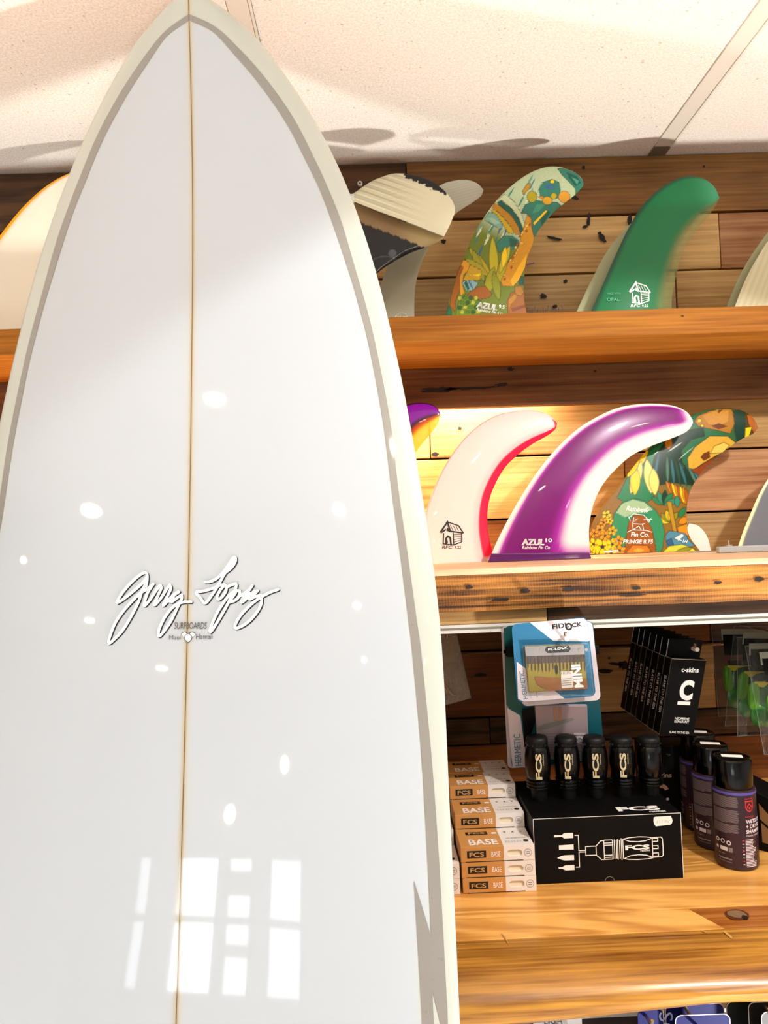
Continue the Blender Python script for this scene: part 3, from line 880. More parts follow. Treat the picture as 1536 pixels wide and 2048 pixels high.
# stringer
M_stg = plain('reddish_wood_stringer', '#6a4820', 0.4, coat=1.0)
M_stc = plain('pale_stringer_glue', '#b8ab8c', 0.4, coat=1.0)
for nm, hw_, mt_, lf in (('stringer', .0013, M_stc, .00025), ('glue_line', .00042, M_stg, .0005)):
    v = []
    for S in Sg:
        q = hw_ / max(b_hw(S), .004)
        v += [b_surf(S, -q, lf), b_surf(S, q, lf)]
    MB().add(v, [(2 * i, 2 * i + 2, 2 * i + 3, 2 * i + 1) for i in range(ns - 1)]).build(nm, mt_, board, smooth=True)

# signature
def z1(pts): return [(190 + x / 7.68, 1100 + y / 7.68) for x, y in pts]
def z2(pts): return [(380 + x / 8.084, 1100 + y / 8.084) for x, y in pts]
strokes = [
 z1([(785, 560), (805, 450), (800, 375), (765, 350), (680, 395), (560, 500), (430, 650), (350, 780), (355, 808), (480, 725), (620, 610), (720, 520), (790, 440)]),
 z1([(800, 400), (775, 520), (720, 650), (670, 800), (570, 1000), (430, 1230), (300, 1370), (215, 1435), (225, 1350), (310, 1130), (430, 950), (570, 790), (700, 665), (820, 590), (900, 525)]),
 z1([(890, 535), (820, 640), (775, 760), (760, 860), (850, 760), (930, 640), (1000, 545)]),
 z1([(1010, 545), (1020, 590), (965, 710), (910, 850), (1000, 760), (1080, 640), (1150, 535)]),
 z1([(1155, 535), (1165, 600), (1110, 720), (1050, 855), (1130, 770), (1210, 690), (1290, 640)]),
 z1([(1290, 645), (1210, 700), (1165, 770), (1185, 795), (1250, 745), (1335, 690)]),
 z1([(1335, 690), (1330, 760), (1270, 880), (1170, 1090), (1060, 1250), (985, 1325), (985, 1230), (1060, 1060), (1160, 920), (1260, 835), (1370, 800), (1480, 797)]),
 z1([(1200, 690), (1150, 790)]), z1([(1230, 680), (1180, 760)]),
 z2([(245, 520), (340, 510), (450, 450), (540, 360), (640, 220), (700, 130), (735, 125), (735, 190), (670, 290), (570, 370)]),
 z2([(600, 330), (540, 420), (460, 570), (370, 710), (250, 860), (170, 770), (100, 690), (220, 665), (360, 625), (480, 575), (560, 560)]),
 z2([(690, 140), (600, 300)]), z2([(720, 150), (640, 290)]),
 z2([(560, 570), (500, 640), (445, 740), (455, 800), (520, 760), (580, 670), (590, 590), (545, 575)]),
 z2([(600, 600), (690, 560), (750, 550), (735, 640), (670, 760), (560, 970), (430, 1190), (335, 1325), (340, 1250), (430, 1040), (540, 860), (640, 730), (750, 660), (810, 680), (790, 760), (720, 820), (650, 845)]),
 z2([(740, 690), (680, 780), (640, 840)]), z2([(820, 740), (900, 690), (970, 630), (1010, 575)]),
 z2([(1005, 580), (930, 690), (850, 790), (835, 850), (900, 800), (1000, 700), (1095, 660)]),
 z2([(900, 740), (850, 830)]), z2([(960, 700), (900, 770)]),
 z2([(1090, 665), (1030, 730), (960, 800), (1060, 755), (1150, 735)]),
 z2([(1150, 735), (1160, 830), (1120, 950), (1010, 1100), (880, 1210), (750, 1265), (735, 1210), (820, 1060), (960, 910), (1080, 810), (1200, 735), (1310, 680), (1425, 640)]),
]
def ribbon(mb, pts, w_, dx, dy, lift):
    c = catmull(pts, max(8, int(len(pts) * 9)))
    t = np.gradient(c, axis=0); t /= np.linalg.norm(t, axis=1)[:, None] + 1e-9
    nn = np.stack([-t[:, 1], t[:, 0]], 1) * w_ / 2
    L_, R_ = c + nn + [dx, dy], c - nn + [dx, dy]
    v = []
    for a, b in zip(L_, R_):
        lift += 1e-7
        v += [b_surf(*b_solve(*a), lift), b_surf(*b_solve(*b), lift)]
    mb.add(v, [(2 * i, 2 * i + 1, 2 * i + 3, 2 * i + 2) for i in range(len(c) - 1)])
    for p, sg in ((c[0] + [dx, dy], 0), (c[-1] + [dx, dy], 1)):
        mb.add([b_surf(*b_solve(p[0] + w_ / 2 * math.cos(a), p[1] + w_ / 2 * math.sin(a)), lift) for a in np.linspace(0, 2 * math.pi, 12, endpoint=False)], [tuple(range(12))])
M_black = plain('black_ink', '#0a0a0b', 0.4)
M_sign = plain('white_decal', '#ffffff', 0.3, coat=0.5)
mk, mw = MB(), MB(); ik = 0
for st_ in strokes:
    ik += 1
    for k_ in (0.9, 1.7):
        ribbon(mk, st_, 5.6, 1.25 * k_, 0.95 * k_, 0.00030 + ik * 6e-6 + k_ * 2e-6)
    ribbon(mw, st_, 5.4, 0, 0, 0.0006 + ik * 6e-6)
sg = mw.build('signature', M_sign, board)
mk.build('signature_shadow', M_black, board)
# small lettering below the signature
fb = lambda x, y, lift=0.0004: b_surf(*b_solve(x, -y), lift)
pr = Print(); M_inkg = plain('charcoal_ink', '#56524c', 0.5); M_inkd = plain('dark_outline_ink', '#222022', 0.5)
for dx, dy, mt_, lf in ((0, 0, M_inkg, .0008),):
    pr.text(fb, 'SURFBOARDS', 349 + dx, -1257.5 + dy, 13.5, mt_, w=65, shear=.12, bold=.012, lift=lf)
    pr.text(fb, 'Maui', 339 + dx, -1279 + dy, 9, mt_, w=23, lift=lf)
    pr.text(fb, 'Hawaii', 392 + dx, -1278 + dy, 11, mt_, w=34, shear=.15, lift=lf)
for (x, y, rx, ry) in [(369.5, 1268.5, 6.2, 5.5), (385.0, 1268.5, 6.2, 5.5)]:
    pr.disc(fb, x, -y, rx, M_inkd, .0007, ry=ry); pr.disc(fb, x, -y - .6, rx - 1, M_sign, .0009, ry=ry - 1)
hp = [(377, 1286), (370.5, 1280), (369, 1274), (372, 1269), (377, 1266.5), (382, 1269), (385.5, 1274), (384, 1280)]
pr.poly(fb, [(x, -y) for x, y in hp], M_inkd, .0010)
pr.poly(fb, [(377 + (x - 377) * .84, -(1276 + (y - 1276) * .84)) for x, y in hp], M_sign, .0012)
pr.build('small_lettering', board)

# ================================================================== fins
RESIN = resin_mat('cast_resin_fin', rough=0.25, coat=0.28)
PRINTR = resin_mat('printed_fin', detail=0.16, rough=0.35, coat=0.2)
C = lambda h: np.array(lin(h))

def fin(name, label, Lp, Tp, Y, zb, lean, colour, group, ns=70, nc=44, tmax=0.0042, mat=None, cat='surfboard fin', origin=None):
    """a foiled fin: leading edge Lp and trailing edge Tp run from base to tip, standing at depth Y on height zb and leaning back"""
    nrm = np.array([0, -math.cos(lean), math.sin(lean)])
    p0 = W(0, Y, zb)
    Lc, Tc = catmull(Lp, ns), catmull(Tp, ns)
    Lw = np.array([PP(x, y, p0, nrm) for x, y in Lc]); Tw = np.array([PP(x, y, p0, nrm) for x, y in Tc])
    cc = (1 - np.cos(np.linspace(0, math.pi, nc))) / 2
    chord = np.linalg.norm(Tw - Lw, axis=1)
    P = Lw[:, None] * (1 - cc)[None, :, None] + Tw[:, None] * cc[None, :, None]
    th = np.minimum(tmax, .05 * chord + .0006)[:, None] * np.sin(math.pi * cc)[None, :] ** .65
    s = np.linspace(0, 1, ns)[:, None] * np.ones((1, nc)); c = np.ones((ns, 1)) * cc[None, :]
    px = Lc[:, 0][:, None] * (1 - c) + Tc[:, 0][:, None] * c; py = Lc[:, 1][:, None] * (1 - c) + Tc[:, 1][:, None] * c
    rgba = colour(s, c, px, py)
    F_, B_ = P + nrm * th[..., None], P - nrm * th[..., None]
    vs = list(F_.reshape(-1, 3)) + list(B_.reshape(-1, 3))
    o = ns * nc; fs = []
    for i in range(ns - 1):
        for j in range(nc - 1):
            a, b, cc_, d = i * nc + j, i * nc + j + 1, (i + 1) * nc + j + 1, (i + 1) * nc + j
            fs.append((a, b, cc_, d)); fs.append((o + a, o + d, o + cc_, o + b))
    for j in range(nc - 1):
        fs.append((j, o + j, o + j + 1, j + 1))
    mb = MB().add(vs, fs)
    root = tag(empty(name, P[0].mean(0)), label, cat, group)
    ob = mb.build('blade', mat or RESIN, root, smooth=True, fix=False)
    ca = ob.data.color_attributes.new('Col', 'FLOAT_COLOR', 'POINT')
    ca.data.foreach_set('color', np.concatenate([rgba.reshape(-1, 4)] * 2).astype(np.float32).ravel())
    return root, (lambda x, y, lift=0.0003: PP(x, -y, p0 + nrm * (tmax + lift), nrm)), ob

def mix(a, b, t):
    t = np.asarray(t)[..., None]; return a * (1 - t) + b * t
def rgba(rgb, alpha):
    al = np.broadcast_to(np.asarray(alpha, float), rgb.shape[:-1]); return np.concatenate([rgb, al[..., None]], -1)

G2 = 'display fins on the lower shelf'; G1 = 'display fins on the upper shelf'
L1 = 0.0 
M_white = plain('white_ink', '#f4f2ee', 0.5)
M_kennel = plain('black_print', '#161414', 0.5)

def kennel(pr, fr, x, y, s, mt, lift=.0004):
    """little dog house drawing, about 1 unit = s pixels, lower left at x, y (y counts downwards)"""
    T = lambda pts: [(x + a * s, -(y - b * s)) for a, b in pts]
    w_ = s * .035
    pr.line(fr, T([(.0, .55), (.3, 1.0), (.42, .62)]), w_ * 2.2, mt, lift)
    pr.line(fr, T([(.3, 1.0), (.78, .84), (1.0, .52)]), w_ * 1.4, mt, lift)
    pr.line(fr, T([(.42, .60), (1.0, .52)]), w_ * 1.8, mt, lift)
    pr.poly(fr, T([(.02, .50), (.22, .62), (.25, .72), (.1, .62)]), mt, lift); pr.poly(fr, T([(.25, .64), (.42, .55), (.42, .66), (.3, .76)]), mt, lift)
    pr.line(fr, T([(.14, .52), (.12, .05), (.58, .0), (.55, .55)]), w_ * 1.3, mt, lift)
    pr.line(fr, T([(.58, .0), (.93, .14), (.92, .5)]), w_ * 1.3, mt, lift)
    for k in range(4):
        pr.line(fr, T([(.58, .12 + k * .11), (.92, .22 + k * .08)]), w_ * .7, mt, lift)
        pr.line(fr, T([(.42 + k * .13, .88 - k * .03), (.55 + k * .12, .62)]), w_ * .7, mt, lift)
    pr.line(fr, T([(.24, .03), (.24, .28), (.32, .38), (.42, .32), (.46, .02)]), w_ * 2.2, mt, lift)
    pr.poly(fr, T([(.28, .05), (.28, .3), (.33, .1)]), mt, lift)

def azul(pr, fr, x, y, w_, mt, num, rot=0.0):
    """logo block: heavy letters, number and script line; x, y lower left of the big letters in pixels (y down)"""
    k = w_ / 56.0
    for dx in (0, .6):
        pr.text(fr, 'AZUL', x + dx * k, -y, 11.5 * k, mt, w=42 * k, bold=.05, shear=.12, rot=rot)
    pr.text(fr, num, x + 45 * k, -y + 5.5 * k + math.sin(rot) * 45 * k, 7 * k, mt, w=12 * k, bold=.04, rot=rot)
    pr.text(fr, 'Rainbow Fin Co', x + 1 * k, -y - 7.5 * k, 6.2 * k, mt, w=52 * k, shear=.3, bold=.01, rot=rot)

# ---- purple and white fin
def c_purple(s, c, px, py):
    inn = sstep(.03, .13, c) * (1 - sstep(.50, .80, c) * (1 - .55 * sstep(.10, .0, s))) * (1 - sstep(.90, .975, s))
    white, pur, lil = C('#f2f0ea'), C('#78006e'), C('#b02cac')
    col = mix(white * np.ones(s.shape + (1,)), lil, np.clip(inn * 2, 0, 1)); col = mix(col, pur, np.clip(inn * 2 - 1, 0, 1))
    return rgba(col, 1.0)
r, fr, ob = fin('longboard_fin', 'purple fin fading to a white edge, foremost on the lower shelf',
    [(977, 1127), (985, 1103), (1005, 1060), (1035, 1005), (1070, 950), (1110, 900), (1150, 862), (1190, 836), (1235, 816), (1280, 808), (1320, 808), (1352, 813), (1375, 825), (1385, 840)],
    [(1182, 1118), (1178, 1075), (1180, 1040), (1188, 1005), (1205, 970), (1230, 940), (1262, 912), (1300, 893), (1340, 878), (1372, 864), (1385, 848), (1385, 840)],
    1.17, S2T, .10, c_purple, G2, tmax=.006)
pr = Print(); azul(pr, fr, 1043, 1090, 60, M_white, '10'); pr.build('lettering', r)
mb = MB(); p = [PY(976, 1128, 1.165), PY(1183, 1119, 1.165)]
zf = W(0, 0, S2T)[2]
mb.quadbox([(p[0][0], 1.163, zf + .0003), (p[1][0], 1.163, zf + .0003), (p[1][0] - .003, 1.164, zf + .010), (p[0][0] + .006, 1.164, zf + .014)],
           [(p[0][0], 1.177, zf + .0003), (p[1][0], 1.177, zf + .0003), (p[1][0] - .003, 1.176, zf + .010), (p[0][0] + .006, 1.176, zf + .014)])
mb.build('base_tab', plain('purple_resin', '#5c0f63', 0.12, coat=1.0), r, bevel=.0015)

# ---- white fin with a pink rim
def c_pink(s, c, px, py):
    rim = np.maximum(sstep(.835, .865, c), sstep(.955, .975, s) * (c > .2)) * sstep(.035, .06, s)
    thin = 1 - sstep(.015, .035, c)
    col = mix(C('#f7ece6') * np.ones(s.shape + (1,)), C('#f2cfd0'), sstep(.70, .83, c) * .8)
    col = mix(col, C('#ff1f4c'), np.maximum(rim, thin * .35))
    return rgba(col, 1.0)
r, fr, ob = fin('longboard_fin', 'pale pink fin with a bright pink rim and dog house drawing behind the purple one',
    [(835, 1137), (843, 1060), (850, 1030), (865, 985), (885, 940), (910, 900), (935, 870), (965, 845), (1000, 828), (1040, 821), (1075, 822), (1100, 831), (1114, 846)],
    [(994, 1131), (983, 1095), (976, 1060), (975, 1025), (980, 995), (992, 965), (1010, 935), (1035, 910), (1065, 888), (1095, 871), (1111, 858), (1114, 846)],
    1.205, S2T, .10, c_pink, G2, nc=70, tmax=.005)
pr = Print(); kennel(pr, fr, 881, 1090, 46, M_kennel)
pr.text(fr, 'RFC', 884, -1097, 6, M_kennel, w=21, bold=.02, shear=.2); pr.text(fr, '9.25', 909, -1097, 5.5, M_kennel, w=13, bold=.02)
pr.build('lettering', r)

# ---- tropical fringe fin
def zf4(pts): return [(1160 + x / 4.085, 800 + y / 4.085) for x, y in pts]
GRN, DGR, YEL, ORG, BRN, TEAL, CRM, OLV = C('#1c7a4a'), C('#0c3524'), C('#f2cf1a'), C('#cc8410'), C('#6a340a'), C('#2f6e78'), C('#e8dca8'), C('#8a8a1c')
def leafpts(x, y, l, w_, a, n=8):
    out = []
    for k in range(n + 1):
        t = k / n; out.append((t * l, w_ * math.sin(math.pi * t) ** .8))
    for k in range(n, -1, -1):
        t = k / n; out.append((t * l, -w_ * math.sin(math.pi * t) ** .8))
    ca, sa = math.cos(a), math.sin(a)
    return [(x + u * ca - v * sa, y + u * sa + v * ca) for u, v in out]
def petals(x, y, r, n, col, heart, a0=0.0):
    ps = [(leafpts(x + r * .15 * math.cos(a0 + k * 6.283 / n), y + r * .15 * math.sin(a0 + k * 6.283 / n), r, r * .36, a0 + k * 6.283 / n), col) for k in range(n)]
    return ps + [([(x + r * .22 * math.cos(t), y + r * .22 * math.sin(t)) for t in np.linspace(0, 6.283, 9)[:-1]], heart)]
def circ(x, y, r, ry=None, n=22):
    return [(x + r * math.cos(t), y + (ry or r) * math.sin(t)) for t in np.linspace(0, 2 * math.pi, n, endpoint=False)]
def painter(base, shapes, line=C('#2a1c08'), lw=.8, alpha=None):
    def f(s, c, px, py):
        col = base(s, c, px, py)
        for item in shapes:
            pts, cl = item[0], item[1]; lwk = item[2] if len(item) > 2 else lw
            x0, y0 = np.min(pts, 0) - 3; x1, y1 = np.max(pts, 0) + 3
            bx = (px > x0) & (px < x1) & (py > y0) & (py < y1)
            if not bx.any(): continue
            X, Y_ = px[bx], py[bx]; ins = inpoly(pts, X, Y_); sub = col[bx]
            sub[ins] = cl
            if lwk:
                d = edgedist(pts, X, Y_); k = (np.clip(1 - d / (lwk * 1.6), 0, 1) * .85)[:, None]
                sub = sub * (1 - k) + line * k
            col[bx] = sub
        return rgba(col, alpha(s, c) if alpha else 1.0)
    return f
fr_shapes = [
 (zf4([(300, 800), (420, 560), (560, 420), (700, 330), (760, 300), (700, 420), (600, 600), (600, 800), (450, 900)]), GRN),
 (zf4([(700, 330), (760, 270), (1000, 230), (1010, 300), (900, 330), (820, 420), (830, 560), (980, 640), (930, 700), (760, 680), (640, 700), (570, 600), (600, 470)]), DGR)]
for k in range(9):
    fr_shapes.append((leafpts(1160 + (640 + 32 * k) / 4.085, 800 + (430 + 14 * k) / 4.085, 62 - 1.5 * k, 3.2, 1.75 - .1 * k), [TEAL, DGR, C('#4c7c6a'), TEAL, C('#1f4c3c')][k % 5], .6))
for k, (x, y, l, a) in enumerate([(560, 410, 70, 2.3), (500, 500, 70, 1.9), (450, 540, 60, 1.6), (540, 480, 72, 1.45), (480, 430, 55, 2.0), (590, 560, 55, 1.5)]):
    fr_shapes.append((leafpts(1160 + x / 4.085, 800 + y / 4.085, l, 10, a), [YEL, C('#f0dc70'), YEL, C('#e6e07a')][k % 4]))
fr_shapes += [
 (zf4([(690, 320), (740, 310), (750, 370), (720, 410), (690, 390)]), ORG),
 (zf4([(930, 180), (960, 130), (1060, 90), (1170, 72), (1240, 75), (1255, 200), (1220, 280), (1100, 250), (1040, 240), (960, 220)]), C('#ac741c')),
 (zf4([(1000, 130), (1120, 80), (1210, 90), (1200, 180), (1120, 220), (1040, 200)]), C('#c48c34'), 0),
 (zf4([(1120, 85), (1170, 78), (1130, 110)]), BRN, 0), (zf4([(1060, 215), (1130, 195), (1200, 220), (1120, 245)]), BRN, 0),
 (circ(1160 + 970 / 4.085, 800 + 172 / 4.085, 4), YEL), (circ(1160 + 990 / 4.085, 800 + 215 / 4.085, 3), YEL),
 (zf4([(1255, 90), (1340, 85), (1345, 330), (1280, 340), (1255, 260)]), C('#123c2c')),
 (zf4([(1360, 120), (1440, 130), (1460, 230), (1420, 270), (1370, 200)]), C('#b4601c')), (zf4([(1345, 230), (1400, 220), (1380, 300), (1345, 310)]), YEL),
 (zf4([(880, 560), (870, 480), (930, 390), (1050, 300), (1200, 300), (1270, 350), (1240, 400), (1120, 450), (1000, 520), (930, 570)]), C('#d2a436')),
 (zf4([(1060, 440), (1090, 380), (1170, 350), (1220, 370), (1170, 430)]), C('#e6c258')), (zf4([(1000, 440), (1050, 420), (1060, 470), (1010, 500), (980, 470)]), BRN, 0),
 (zf4([(900, 580), (980, 540), (1120, 450), (1060, 520), (980, 620), (940, 600)]), C('#8a3c10')), (zf4([(985, 600), (1120, 460), (1040, 540)]), ORG),
]
for k in range(8):
    fr_shapes.append((leafpts(1160 + (690 + 24 * k) / 4.085, 800 + (660 + 8 * k) / 4.085, 44 - k, 4, 1.05 + .05 * k), [ORG, C('#a8560e'), YEL][k % 3], .6))
for k in range(5):
    fr_shapes.append((leafpts(1160 + 680 / 4.085, 800 + 860 / 4.085, 30, 6, -2.6 + k * .55), [GRN, C('#2c8a6a'), DGR][k % 3]))
for k in range(5):
    fr_shapes.append((leafpts(1160 + 730 / 4.085, 800 + 1000 / 4.085, 26, 6, -2.9 + k * .5), [YEL, OLV, C('#c8b41c')][k % 3]))
fr_shapes += [(zf4([(700, 830), (740, 830), (790, 1090), (760, 1100)]), C('#b48a1a')), (leafpts(1160 + 800 / 4.085, 800 + 960 / 4.085, 26, 6, -.9), GRN), (leafpts(1160 + 790 / 4.085, 800 + 880 / 4.085, 24, 6, -1.6), C('#2c8a6a')),
 (leafpts(1160 + 800 / 4.085, 800 + 1010 / 4.085, 24, 7, -.5), ORG), (zf4([(790, 1040), (880, 1010), (885, 1110), (800, 1090)]), C('#e08c1e')),
 (zf4([(690, 1110), (720, 1070), (800, 1080), (860, 1090), (880, 1140), (940, 1190), (860, 1210), (700, 1200)]), C('#4a86a0')), (zf4([(760, 1130), (830, 1090), (850, 1110), (800, 1150)]), C('#cfe0e0')), (zf4([(700, 1150), (740, 1130), (760, 1190), (710, 1190)]), C('#2c5a86')),
 (zf4([(650, 1260), (720, 1195), (830, 1180), (920, 1210), (960, 1250), (900, 1270), (720, 1280)]), C('#c8cc3a')), (leafpts(1160 + 760 / 4.085, 800 + 1255 / 4.085, 40, 5, -.3), OLV)]
for (x, y, r, n) in [(215, 940, 9, 5), (190, 1000, 9, 5), (160, 1060, 10, 5), (115, 1090, 9, 5), (260, 1070, 9, 5), (110, 1180, 12, 5), (180, 1200, 17, 5), (260, 1180, 12, 5), (120, 1260, 9, 5), (250, 1250, 12, 5), (320, 1230, 11, 5), (310, 1150, 10, 5), (240, 990, 7, 5), (200, 1110, 10, 5)]:
    fr_shapes += [(p, q, .5) for p, q in petals(1160 + x / 4.085, 800 + y / 4.085, r, n, [YEL, C('#f0b41a'), C('#e89a1a')][(x + y) % 3], DGR, x)]
oval = zf4([(250, 1270), (250, 1050), (275, 930), (340, 840), (430, 805), (520, 830), (610, 900), (660, 980), (685, 1080), (670, 1200), (640, 1270)])
oval_in = zf4([(350, 1280), (370, 1130), (390, 1000), (440, 940), (520, 950), (580, 1050), (610, 1200), (615, 1280)])
base_fr = lambda s, c, px, py: mix(mix(C('#8a641c') * np.ones(s.shape + (1,)), C('#1e6a40'), sstep(.3, .5, s)), C('#4a3a10'), sstep(.75, .95, s))
pre = [x for x in fr_shapes]
fr_all = pre[:-84] + [(oval, C('#2c8a5c'))] + [(oval_in, C('#96520e'))] + pre[-84:] + [
 (zf4([(290, 920), (340, 850), (430, 815), (510, 835), (590, 900), (520, 920), (440, 930), (360, 960)]), C('#9cbc92'), 0), (zf4([(370, 1250), (420, 1190), (540, 1190), (570, 1240), (480, 1270)]), C('#d0781c'), .6), (zf4([(420, 1230), (480, 1210), (520, 1230), (470, 1250)]), C('#f0a83a'), 0)]
Lf = [(1181, 1108), (1179, 1070), (1190, 1035), (1215, 1000), (1250, 955), (1290, 905), (1325, 870), (1360, 845), (1400, 825), (1440, 817), (1480, 820), (1505, 835), (1516, 855)]
Tf = [(1400, 1102), (1378, 1070), (1373, 1030), (1378, 990), (1392, 960), (1415, 930), (1445, 905), (1480, 880), (1505, 868), (1516, 855)]
r, fr, ob = fin('longboard_fin', 'tropical print fin with yellow flowers and a green oval badge on the lower shelf', Lf, Tf, 1.215, S2T, .09,
    painter(base_fr, fr_all, alpha=lambda s, c: 1 - .45 * sstep(.93, .98, s)), G2, ns=220, nc=170, tmax=.0045, mat=PRINTR)
pr = Print()
pr.text(fr, 'FRINGE 8.75', 1246, -1087, 8, M_white, w=60, bold=.03, shear=.15)
pr.text(fr, 'Rainbow', 1252, -1021, 10, M_white, w=46, bold=.03, shear=.25, rot=-.1); pr.text(fr, 'Fin Co.', 1262, -1073, 9, M_white, w=36, bold=.04, shear=.1)
TT = lambda pts: [(1160 + x / 4.085, -(800 + y / 4.085)) for x, y in pts]
for l_ in [[(375, 885), (420, 910), (500, 905), (560, 880)], [(395, 965), (440, 930), (520, 940), (570, 990)], [(440, 960), (430, 1010), (500, 1015), (530, 1010)], [(430, 1015), (435, 1060), (480, 1030), (500, 1060)], [(510, 1015), (520, 1060)],
           [(385, 1080), (430, 1060), (540, 1065), (590, 1080)], [(520, 980), (590, 975)], [(540, 960), (560, 1000), (580, 965)], [(400, 950), (410, 990)], [(800, 1150), (815, 1140), (830, 1150)], [(840, 1165), (850, 1135)], [(850, 1165), (862, 1150), (870, 1165), (880, 1145)]]:
    pr.line(fr, TT(l_), 1.3, M_white)
pr.build('lettering', r)
M_steel = plain('steel_screw', '#c8c8c4', 0.25, metal=0.9)
M_brass = plain('dull_brass_pin', '#b49a6a', 0.3, metal=0.7)
MB().tube([PY(1222, 1101, 1.19), PY(1222, 1096, 1.19)], .0014, 8).tube([PY(1208, 1104, 1.19), PY(1236, 1102, 1.19)], .0018, 8).build('fixing_screw', M_steel, r)

# ---- small white fin standing behind
c_flat = lambda h, a=1.0: (lambda s, c, px, py: rgba(C(h) * np.ones(s.shape + (1,)), a))
r, fr, ob = fin('side_fin', 'small plain white side fin at the end of the tropical print fin', [(1386, 1106), (1378, 1075), (1375, 1056), (1379, 1047)], [(1422, 1103), (1417, 1080), (1408, 1063), (1395, 1051), (1379, 1047)], 1.245, S2T, .05, c_flat('#f0ece4'), G2, ns=24, nc=20, tmax=.002)
MB().box(PY(1381, 1100, 1.245)[0], PY(1427, 1100, 1.245)[0], 1.235, 1.255, S2T, S2T + .003).build('base_tab', M_steel, r)

# ---- grey fin at the edge
def c_grey(s, c, px, py):
    e = 1 - sstep(.025, .05, c); col = mix(C('#6c7078') * np.ones(s.shape + (1,)), C('#8a8e94'), .5 * sstep(.2, .9, c))
    return rgba(mix(col, C('#e8e2ae'), e), 1.0)
r, fr, ob = fin('longboard_fin', 'slate grey fin with a cream front edge on the lower shelf', [(1474, 1100), (1485, 1066), (1500, 1030), (1520, 985), (1545, 945), (1580, 905), (1640, 870), (1690, 868), (1702, 885)],
    [(1660, 1097), (1655, 1040), (1640, 990), (1650, 950), (1680, 915), (1702, 885)], 1.19, S2T + .006, .06, c_grey, G2, tmax=.004)
p0, p1 = PY(1441, 1108, 1.18), PY(1690, 1096, 1.18)
mbt = MB().box(p0[0], p1[0], 1.183, 1.197, S2T + .0003, S2T + .011)
mbt.build('base_tab', plain('clear_grey_base', '#a6a8aa', 0.2, coat=.6), r, bevel=.002)
sx = PY(1458, 1095, 1.19)[0]
MB().lathe(W(sx, 1.19, S2T + .0112), [(.006, 0), (.006, .002), (.0012, .0022), (.0012, .009)], 14).build('fixing_screw', M_steel, r)

# ---- violet and yellow fin half hidden by the board
def c_vy(s, c, px, py):
    col = mix(C('#8c0fae') * np.ones(s.shape + (1,)), C('#3a0a14'), sstep(.42, .52, c)); col = mix(col, C('#d84a08'), sstep(.52, .62, c)); col = mix(col, C('#f4d80c'), sstep(.62, .74, c))
    return rgba(mix(col, C('#2a0a2c'), 1 - sstep(.02, .06, c)), 1 - .35 * sstep(.62, .8, c))
fin('longboard_fin', 'violet and yellow fin mostly hidden behind the white surfboard', [(690, 1145), (700, 1040), (725, 950), (760, 870), (800, 818), (830, 806), (860, 808), (876, 818), (881, 830)],
    [(825, 1140), (812, 1060), (806, 990), (815, 935), (835, 900), (858, 872), (874, 850), (881, 830)], 1.20, S2T, .08, c_vy, G2, tmax=.004)

# ================================================================== upper shelf fins
def c_green(s, c, px, py):
    col = mix(C('#00703e') * np.ones(s.shape + (1,)), C('#3f9c72'), sstep(.78, 1.0, s) * .8)
    col = mix(col, C('#0c3a30'), (1 - sstep(.02, .09, c)) * .8 * (1 - sstep(.85, .95, s)))
    col = mix(col, C('#8a9a5c'), sstep(.72, .95, c))
    return rgba(col, 1 - .72 * sstep(.72, .93, c) - .2 * sstep(.93, 1.0, s))
Lg = [(1166, 662), (1185, 617), (1208, 564), (1230.5, 512), (1253, 464), (1279, 419), (1308, 387), (1337, 366), (1366, 354), (1392, 353), (1414.5, 361), (1431, 377), (1439, 396)]
Tg = [(1346, 655), (1343.5, 613), (1345, 587), (1353, 548), (1366, 503), (1382, 474), (1405, 445), (1427, 419), (1439, 396)]
r, fr, ob = fin('longboard_fin', 'translucent green fin with a white dog house drawing on the upper shelf', Lg, Tg, 1.185, S1T, .08, c_green, G1, tmax=.0045)
pr = Print(); kennel(pr, fr, 1259, 607, 42, M_white); pr.text(fr, 'RFC', 1261, -614, 5.5, M_white, w=20, bold=.02, shear=.2); pr.text(fr, '9.25', 1284, -614, 5, M_white, w=12, bold=.02)
M_pg = plain('pale_green_ink', '#3fae84', 0.5)
pr.text(fr, 'MADE WITH', 1215, -589, 4.5, M_pg, w=26); pr.text(fr, 'OPAL', 1214, -602, 7, M_pg, w=25, bold=.02)
pr.build('lettering', r)
def c_clear(s, c, px, py):
    return rgba(C('#b4b890') * np.ones(s.shape + (1,)), .78)
fin('longboard_fin', 'pale clear fin showing behind the front edge of the green one', [(1136, 664), (1156, 617), (1185, 556), (1216, 500), (1252, 456), (1295, 420), (1340, 405), (1352, 415)], [(1300, 660), (1298, 600), (1310, 540), (1330, 480), (1350, 435), (1352, 415)], 1.225, S1T, .08, c_clear, G1, tmax=.003)

